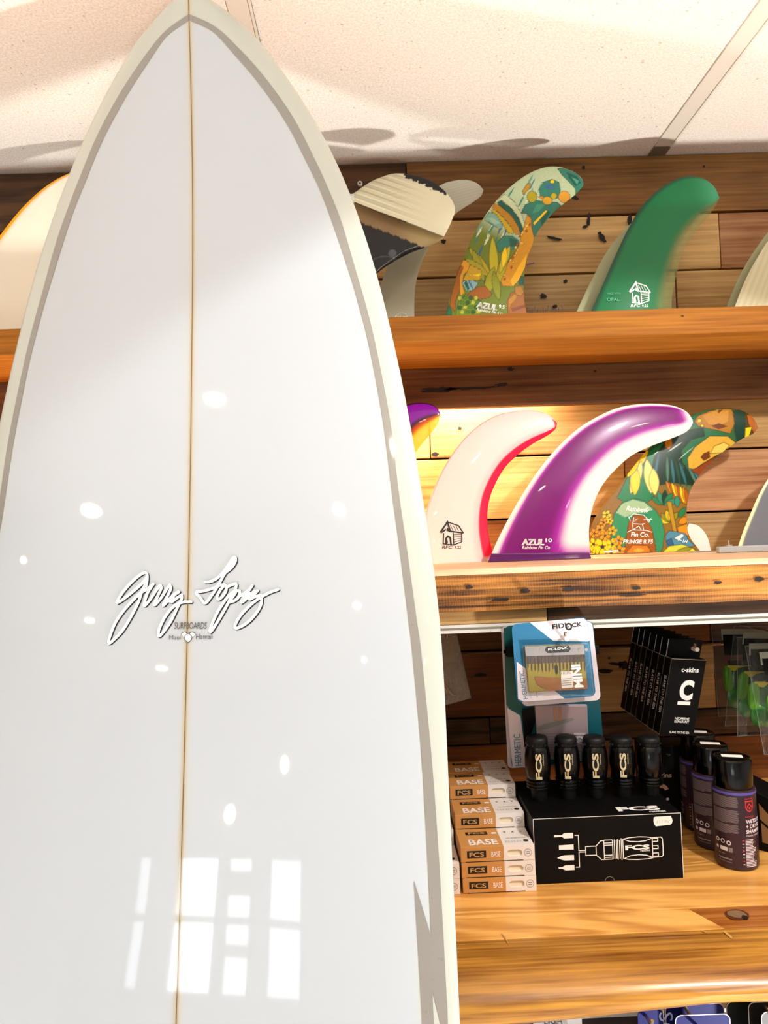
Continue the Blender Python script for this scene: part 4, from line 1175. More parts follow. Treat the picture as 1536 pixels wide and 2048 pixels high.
# ---- tropical print fin
def zt(pts): return [(880 + x / 5.12, 320 + y / 5.12) for x, y in pts]
SKY, SEA, DTL, BLU = C('#b4c49c'), C('#2f7a66'), C('#1c5a4a'), C('#3a6a86')
tr = []
rs = np.random.RandomState(11)
for k in range(34):     # slanting brush strokes of the waterfall
    t = rs.uniform(.15, .8); x = 300 + t * 900 + rs.uniform(-120, 120); y = 900 - t * 850 + rs.uniform(-90, 120)
    tr.append((leafpts(880 + x / 5.12, 320 + y / 5.12, rs.uniform(16, 34), rs.uniform(1.2, 2.6), 2.05 + rs.uniform(-.15, .15)), [SEA, BLU, C('#6a9c8c'), C('#d2d8b4'), C('#3f8474')][k % 5], 0))
tr += [
 (zt([(1200, 90), (1300, 90), (1410, 150), (1480, 240), (1470, 300), (1390, 370), (1380, 300), (1300, 220), (1240, 160)]), SEA), (zt([(1290, 130), (1400, 170), (1440, 240), (1380, 280), (1320, 200)]), DTL, 0), (zt([(1340, 180), (1420, 220), (1400, 260)]), C('#4c9a88'), 0),
 (zt([(1010, 320), (1050, 240), (1140, 210), (1210, 240), (1230, 320), (1200, 400), (1120, 420), (1020, 380)]), SEA), (zt([(1060, 290), (1120, 250), (1190, 290), (1130, 330)]), BLU, 0),
 (zt([(830, 560), (880, 470), (960, 420), (1060, 440), (1200, 440), (1240, 470), (1180, 540), (1080, 640), (1000, 760), (950, 800), (930, 600), (880, 560)]), SEA), (zt([(980, 470), (1080, 460), (1000, 540), (940, 560)]), C('#3f9474'), 0), (zt([(1020, 600), (1090, 520), (1130, 540), (1040, 680)]), DTL, 0), (zt([(1080, 520), (1100, 530), (960, 680), (950, 650)]), YEL, .5),
 (zt([(840, 330), (890, 250), (925, 250), (915, 300), (850, 370)]), C('#b48a24')), (circ(880 + 937 / 5.12, 320 + 390 / 5.12, 10, 11.5), C('#a89c1e')), (zt([(1000, 390), (1050, 380), (1050, 420)]), ORG), (circ(880 + 1095 / 5.12, 320 + 428 / 5.12, 10, 8), C('#d2a024')), (circ(880 + 1160 / 5.12, 320 + 380 / 5.12, 6, 6), C('#b8a41e')), (circ(880 + 1270 / 5.12, 320 + 385 / 5.12, 12, 11), C('#d89a2c')), (circ(880 + 1145 / 5.12, 320 + 235 / 5.12, 4), YEL),
 (zt([(600, 400), (660, 350), (750, 430), (830, 560), (870, 680), (850, 750), (810, 640), (740, 520), (660, 440)]), C('#c4cda0')), (zt([(580, 440), (620, 420), (720, 500), (800, 600), (850, 720), (830, 780), (740, 640)]), DTL),
 (zt([(530, 500), (560, 440), (640, 500), (740, 600), (800, 700), (820, 775), (770, 775), (680, 640), (600, 550)]), C('#b8801e')), (zt([(520, 520), (560, 510), (660, 620), (740, 720), (750, 775), (690, 755), (620, 640)]), C('#c8aa1c')),
 (zt([(450, 610), (500, 540), (570, 560), (630, 660), (630, 720), (560, 690)]), C('#7fae98')), (zt([(480, 600), (540, 600), (610, 660), (560, 670)]), C('#a0c4ac'), 0),
 (zt([(570, 870), (640, 790), (740, 790), (800, 830), (800, 890), (740, 930), (660, 920), (600, 960)]), SEA), (zt([(700, 810), (790, 830), (780, 890), (720, 900)]), DTL, 0),
 (zt([(870, 640), (890, 570), (930, 610), (935, 700), (965, 800), (950, 880), (910, 960), (880, 1060), (820, 1200), (740, 1300), (640, 1300), (600, 1220), (660, 1110), (740, 990), (800, 900), (830, 780)]), C('#d29210')),
 (zt([(890, 960), (870, 1100), (800, 1240), (740, 1300), (720, 1240), (800, 1100)]), C('#f4b81c'), 0)]
for k in range(26):
    t = k / 26; x = 900 - t * 260 + rs.uniform(-35, 35); y = 640 + t * 600 + rs.uniform(-20, 20)
    tr.append((leafpts(880 + x / 5.12, 320 + y / 5.12, rs.uniform(5, 10), 2.0, 2.0 + rs.uniform(-.6, .6)), [C('#f0b43a'), C('#a8560e'), C('#f6cc5c')][k % 3], .35))
for (x, y, l, w_, a, cl) in [(560, 1320, 104, 9, -1.62, C('#c0b41a')), (560, 1330, 86, 8, -1.25, C('#b4a818')), (540, 1240, 82, 8, -2.2, C('#b8a41c')), (600, 1180, 62, 7, -1.2, C('#c8b822')), (450, 1260, 70, 8, -1.9, C('#98981c')), (500, 1200, 60, 8, -2.5, C('#a8a01e')), (420, 1180, 30, 6, 3.1, C('#c8a81c')), (470, 1400, 60, 10, -1.3, C('#a4a01c')), (600, 1450, 60, 8, -1.75, C('#8c941c')), (640, 1120, 44, 6, -1.45, YEL)]:
    tr.append((leafpts(880 + x / 5.12, 320 + y / 5.12, l, w_, a), cl))
tr += [
 (zt([(200, 1100), (240, 1020), (300, 1060), (300, 1130), (240, 1180), (230, 1280), (250, 1370), (210, 1400), (180, 1250), (170, 1180)]), C('#e0a01c')), (zt([(170, 1180), (210, 1080), (240, 1100), (200, 1200), (200, 1330), (160, 1450), (150, 1560), (100, 1500), (110, 1400)]), C('#a05c0e')),
 (zt([(220, 1260), (300, 1220), (390, 1270), (340, 1340), (270, 1350)]), C('#88b4b4')), (zt([(270, 1240), (300, 1330), (280, 1345), (245, 1270)]), DTL, 0), (zt([(300, 1240), (340, 1320), (330, 1335), (290, 1260)]), BLU, 0), (zt([(230, 1240), (310, 1080), (420, 1140), (410, 1240)]), C('#c8a01c')), (zt([(310, 1190), (420, 1170), (410, 1200)]), YEL, 0),
 (zt([(280, 1380), (380, 1310), (460, 1300), (530, 1380), (500, 1420), (380, 1440), (300, 1450)]), C('#9a5a1c')), (zt([(160, 1590), (190, 1460), (260, 1380), (330, 1430), (420, 1450), (380, 1600)]), C('#6a8a1e'))]
for k in range(16):
    tr.append((circ(880 + (200 + (k % 4) * 55 + (k // 4 % 2) * 25) / 5.12, 320 + (1420 + (k // 4) * 48) / 5.12, 4.4, 4.2), [C('#b0b834'), C('#4a7a1e'), C('#2c5a1c')][k % 3], .5))
tr += [(zt([(800, 1240), (830, 1195), (865, 1200), (855, 1280), (810, 1280)]), DTL), (zt([(680, 1460), (720, 1370), (800, 1330), (860, 1340), (900, 1560), (900, 1700), (680, 1700), (690, 1540)]), C('#96580a')), (zt([(760, 1300), (830, 1290), (860, 1350), (830, 1400), (770, 1380)]), C('#a8701c')), (zt([(700, 1440), (760, 1380), (790, 1400), (720, 1490), (700, 1540)]), C('#b07a14'), 0), (zt([(720, 1530), (870, 1480), (880, 1510), (740, 1560)]), C('#7a3a0c'), 0), (zt([(60, 1600), (90, 1480), (120, 1560), (110, 1620)]), C('#1c6a4a'))]
base_t = lambda s, c, px, py: mix(C('#6a7a1c') * np.ones(s.shape + (1,)), SKY, sstep(.42, .52, s))
La = [(884, 668), (892, 630.5), (899.5, 597), (913, 550), (929, 511), (948, 468), (968, 435), (989, 406), (1013, 380.5), (1042, 357), (1069.5, 341.5), (1101, 333), (1130, 336.6), (1153, 347), (1165, 360), (1167, 371)]
Ta = [(1058, 660), (1053, 624), (1049, 601), (1048, 564), (1052, 527), (1062, 496), (1075, 464.5), (1093, 441), (1112, 420), (1132, 404), (1151.5, 388), (1167, 371)]
r, fr, ob = fin('longboard_fin', 'tropical print fin with a waterfall and banana leaves on the upper shelf', La, Ta, 1.19, S1T, .08, painter(base_t, tr, lw=.6), G1, ns=230, nc=150, tmax=.004, mat=PRINTR)
pr = Print(); azul(pr, fr, 952, 614, 56, M_white, '9.5', rot=-.16); pr.build('lettering', r)

# ---- clear raked fin and the two keel fins
def c_honey(s, c, px, py):
    k = .5 + .5 * np.sin(py * 1.1 + px * .3) * .25
    return rgba(mix(C('#a8a68c') * np.ones(s.shape + (1,)), C('#c8c4b4'), np.clip(k * sstep(.3, .9, s) + .2, 0, 1)), .88)
r, fr, ob = fin('twin_fin', 'pale grey raked fin standing behind the two black keel fins', [(738, 684), (752, 610), (770, 545), (800, 475), (840, 405), (880, 371), (910, 361), (935, 360), (955, 367), (967, 380)],
    [(832, 680), (829, 640), (829, 600), (833, 560), (850, 510), (880, 460), (912, 427), (945, 405), (962, 392), (967, 380)], 1.22, S1T, .05, c_honey, G1, tmax=.003)
pr = Print(); pr.ring(fr, 803, -640, 14, 1.2, plain('faded_white_ink', '#c4c2ae', .5)); pr.text(fr, 'FINS', 790, -637, 5, M_white, w=24); pr.build('lettering', r)
def c_keel(s, c, px, py):
    n = np.sin(px * .21 + py * .6) * 3 + np.sin(px * .05 - py * .9) * 2.5 + np.sin(px * .9) * 1.5
    t = sstep(-4, 4, (px - 810) * .55 - (py - 343) * 1.05 + n)
    t2 = (1 - sstep(.10, .2, c)) * 0
    v_ = py - .37 * px
    cream = mix(C('#cfc8aa') * np.ones(s.shape + (1,)), C('#77745e'), np.clip((.45 + .3 * np.sin(v_ * .45) + .2 * np.sin(v_ * 1.1 + 1) + .12 * np.sin(v_ * 2.3)) * .7 * (1 - sstep(760, 870, px)), 0, 1))
    edge = ((px > 808) & (px < 893) & (py < 354 + (px - 808) * .44 + n * .6))
    return rgba(np.where(edge[..., None], C('#17161a'), cream), 1.0)
GK = 'pair of keel fins on the upper shelf'
rk1, fr, ob = fin('keel_fin', 'keel fin brushed cream over black, pointing sideways above its dark twin', [(690, 398), (701, 391), (739, 365), (769, 352), (790, 347), (820, 349), (856, 359), (880, 374), (897.5, 391), (908, 409), (909.5, 424), (900.5, 448), (888, 473)],
    [(688, 400), (704, 402), (760, 424), (830, 450), (888, 473)], 1.14, S1T, .04, c_keel, GK, ns=120, nc=70, tmax=.0035)
def c_keel2(s, c, px, py):
    n = np.sin(px * .35) * 1.2 + np.sin(px * .9) * .8
    d = (py - (405 + (px - 704) * .385)) + n
    brown = mix(C('#7a6040') * np.ones(s.shape + (1,)), C('#a08a5c'), sstep(780, 860, px))
    col = mix(brown, C('#0c0b10'), sstep(33, 37, d + sstep(790, 860, px) * 0))
    sw = np.abs(np.hypot((px - 770) / 34, (py - 540) / 26) - 1) < .06
    col = np.where((sw & (d > 38))[..., None], C('#3a3c46'), col)
    blob_ = np.hypot(px - 785, py - 508) < 8
    return rgba(np.where((blob_ & (d > 38))[..., None], C('#4a4c56'), col), 1.0)
rk2, fr, ob = fin('keel_fin', 'black keel fin with a brown band, hanging below its cream twin', [(690, 400), (704, 404), (760, 426), (830, 452), (888, 475)], [(735, 572), (755, 546), (790, 522), (825, 504), (857, 493), (876, 483), (888, 475)], 1.155, S1T, .04, c_keel2, GK, ns=120, nc=70, tmax=.0035)
# acrylic holder keeping both keels up
hx = PY(694, 420, 1.15)[0]
mb = MB().box(hx - .012, hx + .012, 1.10, 1.20, S1T, S1T + .004).box(hx - .005, hx + .005, 1.161, 1.167, S1T + .004, W(0, 0, PY(712, 398, 1.15)[2] - EYE[2])[2] - EYE[2])
zk = PY(712, 398, 1.15)[2] - EYE[2]
mb.box(hx - .005, hx + .012, 1.1450, 1.1505, zk - .006, zk + .006).box(hx - .005, hx + .005, 1.1450, 1.167, zk - .006, zk + .006)
tag(mb.build('fin_stand', film_mat('clear_acrylic', (.9, .95, .92), .35)), 'clear acrylic stand holding the two keel fins behind the surfboard edge', 'stand')

# ---- cream fins at both ends of the upper shelf
def c_cream(s, c, px, py):
    k = .5 + .5 * np.sin(px * .5 + py * .2)
    return rgba(mix(C('#c8c09a') * np.ones(s.shape + (1,)), C('#e6e0c4'), k * .4), .97)
r, fr, ob = fin('longboard_fin', 'milky cream fin cut by the picture edge beside the green fin', [(1458, 648), (1473, 604), (1489, 564), (1505, 532), (1536, 482), (1570, 445), (1620, 412), (1660, 405), (1675, 420)], [(1640, 640), (1632, 590), (1635, 530), (1655, 470), (1675, 420)], 1.185, S1T, .07, c_cream, G1, tmax=.004)
fin('longboard_fin', 'greenish clear fin just behind the milky cream fin', [(1440, 648), (1456, 606), (1476, 558), (1500, 515), (1530, 472), (1560, 440), (1600, 420), (1612, 430)], [(1600, 640), (1590, 580), (1595, 520), (1605, 470), (1612, 430)], 1.225, S1T, .07, c_clear, G1, tmax=.003)
def c_yel(s, c, px, py):
    rim = (1 - sstep(.035, .055, c))
    col = mix(C('#f6efdc') * np.ones(s.shape + (1,)), C('#f4c890'), (1 - sstep(.05, .10, c)) * .6)
    return rgba(mix(col, C('#eca808'), rim), 1.0)
fin('longboard_fin', 'large cream fin with an orange yellow rim, left of the surfboard', [(-95, 712), (-70, 610), (-35, 525), (0, 471), (45, 415), (90, 374), (135, 348), (185, 334), (230, 336), (250, 352)], [(160, 702), (150, 600), (160, 520), (190, 440), (225, 385), (250, 352)], 1.17, S1T, .06, c_yel, G1, nc=70, tmax=.0045)

# ================================================================== goods on the worktop
M_kraft = plain('kraft_card', '#c98f4c', 0.7); M_card = plain('white_card', '#e9e1dc', 0.55)
M_bcard = plain('black_card', '#070607', 0.5, spec=0.15); M_wax = plain('cream_wax', '#e8dcc0', 0.6); M_tan = plain('tan_ink', '#c89a5a', 0.6)
M_ink = plain('black_box_ink', '#121010', 0.5); M_gink = plain('grey_ink', '#8c8680', 0.6)
M_pin2 = plain('pale_pink_white', '#f6ece8', 0.55)

# ---- wax boxes: kraft and white sleeves with a window slot showing the wax
BW, BD, BH = .0928, .0545, .0193
def wax_box(x, y, z, label, group, print_top=True):
    """x, y: front left bottom corner"""
    t = tag(empty('wax_box', W(x + BW / 2, y + BD / 2, z)), label, 'wax box', group)
    k = BW * .585; h = BH - .0004
    # front face with a rounded window slot
    Z0 = EYE[2] + z
    mb = MB(); x1 = x + BW
    mb.quadbox([(x, y, Z0), (x + k, y, Z0), (x + k, y, Z0 + h), (x, y, Z0 + h)], [(x, y + BD, Z0), (x + k, y + BD, Z0), (x + k, y + BD, Z0 + h), (x, y + BD, Z0 + h)])
    mb.build('kraft_half', M_kraft, t, bevel=.0005)
    mb = MB(); cx_, cz, rx, rz = x + BW * .735, Z0 + h * .5, BW * .105, h * .21
    hole = []
    for a in np.linspace(-math.pi / 2, math.pi / 2, 7): hole.append((cx_ + (rx - rz) + rz * math.cos(a), cz + rz * math.sin(a)))
    for a in np.linspace(math.pi / 2, 1.5 * math.pi, 7): hole.append((cx_ - (rx - rz) + rz * math.cos(a), cz + rz * math.sin(a)))
    outer = [(x + k, Z0), (x1, Z0), (x1, Z0 + h), (x + k, Z0 + h)]
    tri = tessellate_polygon([[Vector((p[0], p[1], 0)) for p in outer], [Vector((p[0], p[1], 0)) for p in hole]])
    allp = outer + hole
    mb.add([(p[0], y, p[1]) for p in allp], tri)
    nH = len(hole)
    mb.add([(p[0], y, p[1]) for p in hole] + [(p[0], y + .003, p[1]) for p in hole], [(i, (i + 1) % nH, nH + (i + 1) % nH, nH + i) for i in range(nH)])
    mb.add([(x + k, y, Z0), (x1, y, Z0), (x1, y, Z0 + h), (x + k, y, Z0 + h), (x + k, y + BD, Z0), (x1, y + BD, Z0), (x1, y + BD, Z0 + h), (x + k, y + BD, Z0 + h)],
           [(7, 6, 5, 4), (0, 4, 5, 1), (1, 5, 6, 2), (2, 6, 7, 3), (3, 7, 4, 0)])
    mb.build('white_half', M_card, t, fix=False)
    MB().add([(p[0], y + .0029, p[1]) for p in [(cx_ - rx * 1.2, cz - rz * 1.3), (cx_ + rx * 1.2, cz - rz * 1.3), (cx_ + rx * 1.2, cz + rz * 1.3), (cx_ - rx * 1.2, cz + rz * 1.3)]], [(0, 1, 2, 3)]).build('wax_block', M_wax, t)
    ff = Frame((x, y, Z0), (1, 0, 0), (0, 0, 1)); tf = Frame((x, y, Z0 + h), (1, 0, 0), (0, 1, 0))
    pr = Print()
    pr.rect(ff, BW * .085, h * .27, BW * .345, h * .75, M_ink); pr.text(ff, 'FCS', BW * .115, h * .36, h * .3, M_tan, w=BW * .2, bold=.03, lift=.0006)
    pr.text(ff, 'BASE', BW * .415, h * .32, h * .36, M_pin2, w=BW * .125, bold=.01)
    pr.ring(ff, BW * .915, h * .5, h * .24, h * .03, M_gink)
    pr.rect(ff, BW * .89, h * .53, BW * .94, h * .58, M_gink); pr.rect(ff, BW * .89, h * .4, BW * .94, h * .46, M_gink)
    pr.rect(ff, BW * .06, 0, BW * .85, h * .045, M_ink, lift=.00015)
    if print_top:
        pr.text(tf, 'BASE', BW * .13, BD * .10, BD * .32, M_pin2, w=BW * .40, bold=.035)
        pr.rect(tf, BW * .12, BD * .66, BW * .43, BD * .84, M_ink); pr.text(tf, 'FCS', BW * .16, BD * .70, BD * .1, M_tan, w=BW * .23, bold=.02, lift=.0006)
        pr.rect(tf, BW * .49, BD * .69, BW * .56, BD * .78, M_pin2)
        for j, c_ in enumerate('WAX'):
            pr.text(tf, c_, BW * (.66 + j * .115), BD * .72, BD * .1, M_ink, w=BW * .035, bold=.02)
        pr.text(tf, 'ALL TEMPERATURES', BW * .66, BD * .38, BD * .05, M_gink, w=BW * .28)
        for j in range(6):
            pr.rect(tf, BW * (.63 + j * .04), BD * .17, BW * (.655 + j * .04), BD * .27, plain('pale_grey_ink', '#cfc8c4', .6))
        pr.disc(tf, BW * .92, BD * .24, BD * .065, M_ink)
    pr.build('print', t)
    return t
YC_ = [.944, 1.0005, 1.057, 1.1135]
xs0 = [PY(926, 1775, .944)[0], PY(911, 1648, 1.003)[0], PY(902, 1595, 1.055)[0], PY(897, 1545, 1.11)[0]]
GW = 'wax boxes in the stepped stack beside the black display box'
names = {(0, 0): 'kraft and white wax box at the very bottom front of the stepped stack', (0, 1): 'second wax box up at the front of the stepped stack', (0, 2): 'third wax box up, first with its top print showing in the stack',
         (1, 3): 'wax box on the second step of the stepped stack', (2, 4): 'wax box on the third step of the stepped stack', (3, 4): 'half shaded wax box on the back step of the stepped stack'}
for ci, (y_, hgt) in enumerate(zip(YC_, (3, 4, 5, 5))):
    for lv in range(hgt):
        wax_box(xs0[ci] + random.uniform(-.0012, .0012) * (lv > 0), y_, WT + .0002 + lv * BH, names.get((ci, lv), 'wax box buried inside the stepped stack'), GW, print_top=(lv == hgt - 1))
GW2 = 'wax boxes in the stack partly hidden by the surfboard'
for ci, (y_, hgt) in enumerate(zip(YC_, (2, 3, 4, 5))):
    for lv in range(hgt):
        wax_box(xs0[ci] - BW - .0035, y_, WT + .0002 + lv * BH, {(0, 0): 'bottom wax box of the second stack, white end showing past the surfboard', (0, 1): 'second wax box up in the second stack, white end showing past the surfboard',
                (1, 2): 'third level wax box of the second stack beside the surfboard', (2, 3): 'fourth level wax box of the second stack beside the surfboard', (3, 4): 'top wax box of the second stack beside the surfboard'}.get((ci, lv), 'wax box buried inside the second stack'), GW2, print_top=(lv == hgt - 1))

# ---- black display box with the drivers
Yb = .96
c0, c1, c2, c3 = PY(1070, 1759, Yb), PY(1366, 1756, Yb), PY(1364, 1630, Yb), PY(1065, 1632, Yb)
zb_ = EYE[2] + WT + .0002; zt_ = (c2[2] + c3[2]) / 2
x0, x1 = (c0[0] + c3[0]) / 2, (c1[0] + c2[0]) / 2
DB = .145
disp = tag(empty('display_box', ((x0 + x1) / 2, Yb + DB / 2, zb_)), 'black cardboard display box with a white line drawing of a driver', 'display box')
mb = MB().quadbox([(x0, Yb, zb_), (x1, Yb, zb_), (x1, Yb, zt_), (x0, Yb, zt_)], [(x0, Yb + DB, zb_), (x1, Yb + DB, zb_), (x1, Yb + DB, zt_), (x0, Yb + DB, zt_)])
mb.build('carton', M_bcard, disp, bevel=.001)
ff = Frame((x0, Yb, zb_), (1, 0, 0), (0, 0, 1)); tf = Frame((x0, Yb, zt_), (1, 0, 0), (0, 1, 0)); bw_, bh_ = x1 - x0, zt_ - zb_
lf = Frame((x0, Yb + DB, zb_), (0, -1, 0), (0, 0, 1))
pr = Print()
def dz(x, y): return ((x - 180) / 1210 * bw_, bh_ - (y - 770) / 515 * bh_)
lw_ = bw_ * .0055
pr.line(ff, [(.0006, 0), (.0006, bh_ - .0006), (bw_ - .0006, bh_ - .0006), (bw_ - .0006, 0)], .0006, M_white)
for pts in [[(600, 1005), (685, 1005), (685, 1075), (600, 1075), (600, 1005)], [(685, 1005), (725, 965), (750, 965), (750, 1112), (725, 1112), (685, 1075)], [(750, 962), (820, 962)], [(750, 1112), (820, 1112)], [(750, 985), (815, 985)], [(750, 1002), (815, 1002)], [(750, 1080), (815, 1080)], [(750, 1097), (815, 1097)],
            [(820, 962), (820, 1112)], [(835, 960), (835, 1110)], [(852, 965), (852, 1110)], [(862, 958), (862, 1118)], [(878, 965), (878, 1112)], [(892, 952), (892, 1122)], [(905, 960), (905, 1112)], [(905, 960), (960, 950), (1040, 946), (1100, 950), (1145, 958), (1145, 1115), (1100, 1122), (1020, 1124), (950, 1120), (905, 1112)],
            [(915, 963), (960, 980), (1030, 985), (1090, 980), (1140, 963)], [(915, 1110), (960, 1092), (1030, 1086), (1090, 1092), (1140, 1110)], [(1145, 958), (1215, 955), (1228, 968), (1230, 1035), (1228, 1098), (1215, 1110), (1145, 1112)], [(1145, 965), (1190, 965), (1190, 988), (1145, 988)], [(1145, 1022), (1190, 1022), (1190, 1045), (1145, 1045)], [(1145, 1078), (1190, 1078), (1190, 1103), (1145, 1103)],
            [(515, 914), (545, 914), (545, 1035), (595, 1035)], [(515, 1163), (545, 1163), (545, 1047), (595, 1047)]]:
    pr.line(ff, [dz(*p) for p in pts], lw_, M_white)
for pts in [[(348, 905), (410, 908), (430, 893), (503, 893), (503, 934), (430, 934), (410, 920), (348, 922)], [(384, 987), (503, 984), (503, 1024), (384, 1022)], [(366, 1085), (400, 1070), (430, 1066), (503, 1066), (503, 1107), (430, 1107), (400, 1100)], [(374, 1158), (405, 1157), (430, 1144), (503, 1144), (503, 1184), (430, 1184), (405, 1170), (374, 1168)]]:
    pr.poly(ff, [dz(*p) for p in pts], M_white)
a = dz(922, 1045); b = dz(1122, 1010); pr.text(ff, 'FCS', a[0], a[1], b[1] - a[1], M_white, w=b[0] - a[0], bold=.06)
a = dz(1045, 1062); pr.text(ff, 'ratchet', a[0], a[1], .003, M_white, w=.0125, bold=.02)
st_ = [dz(*p) for p in [(1165, 800), (1180, 795), (1305, 793), (1312, 808), (1318, 830), (1312, 850), (1300, 862), (1180, 870), (1168, 856), (1162, 830)]]
pr.poly(ff, st_, plain('price_sticker', '#f2f0ea', .6), lift=.0005); a = dz(1185, 845); pr.text(ff, '£17.95', a[0], a[1], .0042, plain('faint_sticker_ink', '#c9c6c2', .6), w=.016, lift=.0008)
pr.text(tf, 'FCS', bw_ * .60, .012, .014, M_white, w=bw_ * .29, bold=.05); pr.text(tf, 'ratchet', bw_ * .80, .004, .006, M_white, w=bw_ * .11, bold=.02)
pr.ring(ff, bw_ * .5, 0, .006, .0006, M_gink, a0=0.05, a1=math.pi - .05)
for k in range(5): pr.rect(lf, .02 + k * .02, .02, .03 + k * .02, .05, plain('dim_print', '#4a4846', .6))
pr.build('print', disp)
M_drv = plain('glossy_black_plastic', '#040405', 0.2, coat=.25, spec=.3); M_rub = plain('satin_black_rubber', '#0c0c0d', 0.5, spec=.3); M_gold = plain('pale_gold_ink', '#d8c49a', .4)
ord_ = ['first', 'second', 'third', 'fourth', 'fifth']
for i, cxp in enumerate((1077, 1135, 1191, 1246, 1301)):
    Yd = 1.028
    cx_ = PY(cxp, 1560, Yd)[0]; base = np.array([cx_, Yd, zt_ + .0003])
    zz = lambda py: PY(cxp, py, Yd)[2] - base[2]
    t = tag(empty('ratchet_driver', base), 'glossy black ratchet driver on the display box, %s from the wax boxes' % ord_[i], 'screwdriver', 'ratchet drivers on the display box')
    H = zz(1470)
    MB().lathe(base, [(.0098, 0), (.0105, .002), (.0112, H * .17), (.0125, H * .185)], 28).build('shank_collar', M_rub, t, smooth=True)
    prof_ = []
    z0 = H * .185
    for k in range(3):
        zc = z0 + k * H * .05
        prof_ += [(.0150, zc), (.0166, zc + H * .012), (.0166, zc + H * .03), (.0150, zc + H * .045)]
    MB().lathe(base, prof_, 32).build('grip_rings', M_drv, t, smooth=True)
    z1_ = z0 + 3 * H * .05
    MB().lathe(base, [(.0150, z1_), (.0163, z1_ + H * .05), (.0178, z1_ + H * .2), (.0174, z1_ + H * .36), (.0160, z1_ + H * .46), (.0146, z1_ + H * .50)], 36).build('handle', M_drv, t, smooth=True)
    z2_ = z1_ + H * .50
    MB().lathe(base, [(.0135, z2_), (.0142, z2_ + H * .01), (.0142, z2_ + H * .06)], 32).build('slotted_ring', M_rub, t, smooth=True)
    for k in range(10):
        a = k * math.pi / 5
        p = base + [.0144 * math.sin(a), -.0144 * math.cos(a), z2_ + H * .02]
        MB().box(p[0] - .0012, p[0] + .0012, p[1] - .0012, p[1] + .0012, p[2] - EYE[2], p[2] + H * .035 - EYE[2]).build('slot', M_drv, t)
    MB().lathe(base, [(.0145, z2_ + H * .06), (.0150, z2_ + H * .075), (.0148, z2_ + H * .12), (.0128, H * .985), (.0085, H * .998), (.002, H)], 32).build('end_cap', M_rub, t, smooth=True)
    if i < 4:
        pr = Print(); cf = CylFrame(base, .0180, -math.atan2(base[0], base[1]))
        pr.text(cf, 'FCS', .0048, z1_ + H * .03, .0080, M_gold, w=H * .40, bold=.05, rot=math.pi / 2, lift=.0002)
        pr.text(cf, 'ratchet', .0085, z1_ + H * .25, .0022, M_gold, w=H * .17, rot=math.pi / 2, lift=.0002)
        pr.build('lettering', t)

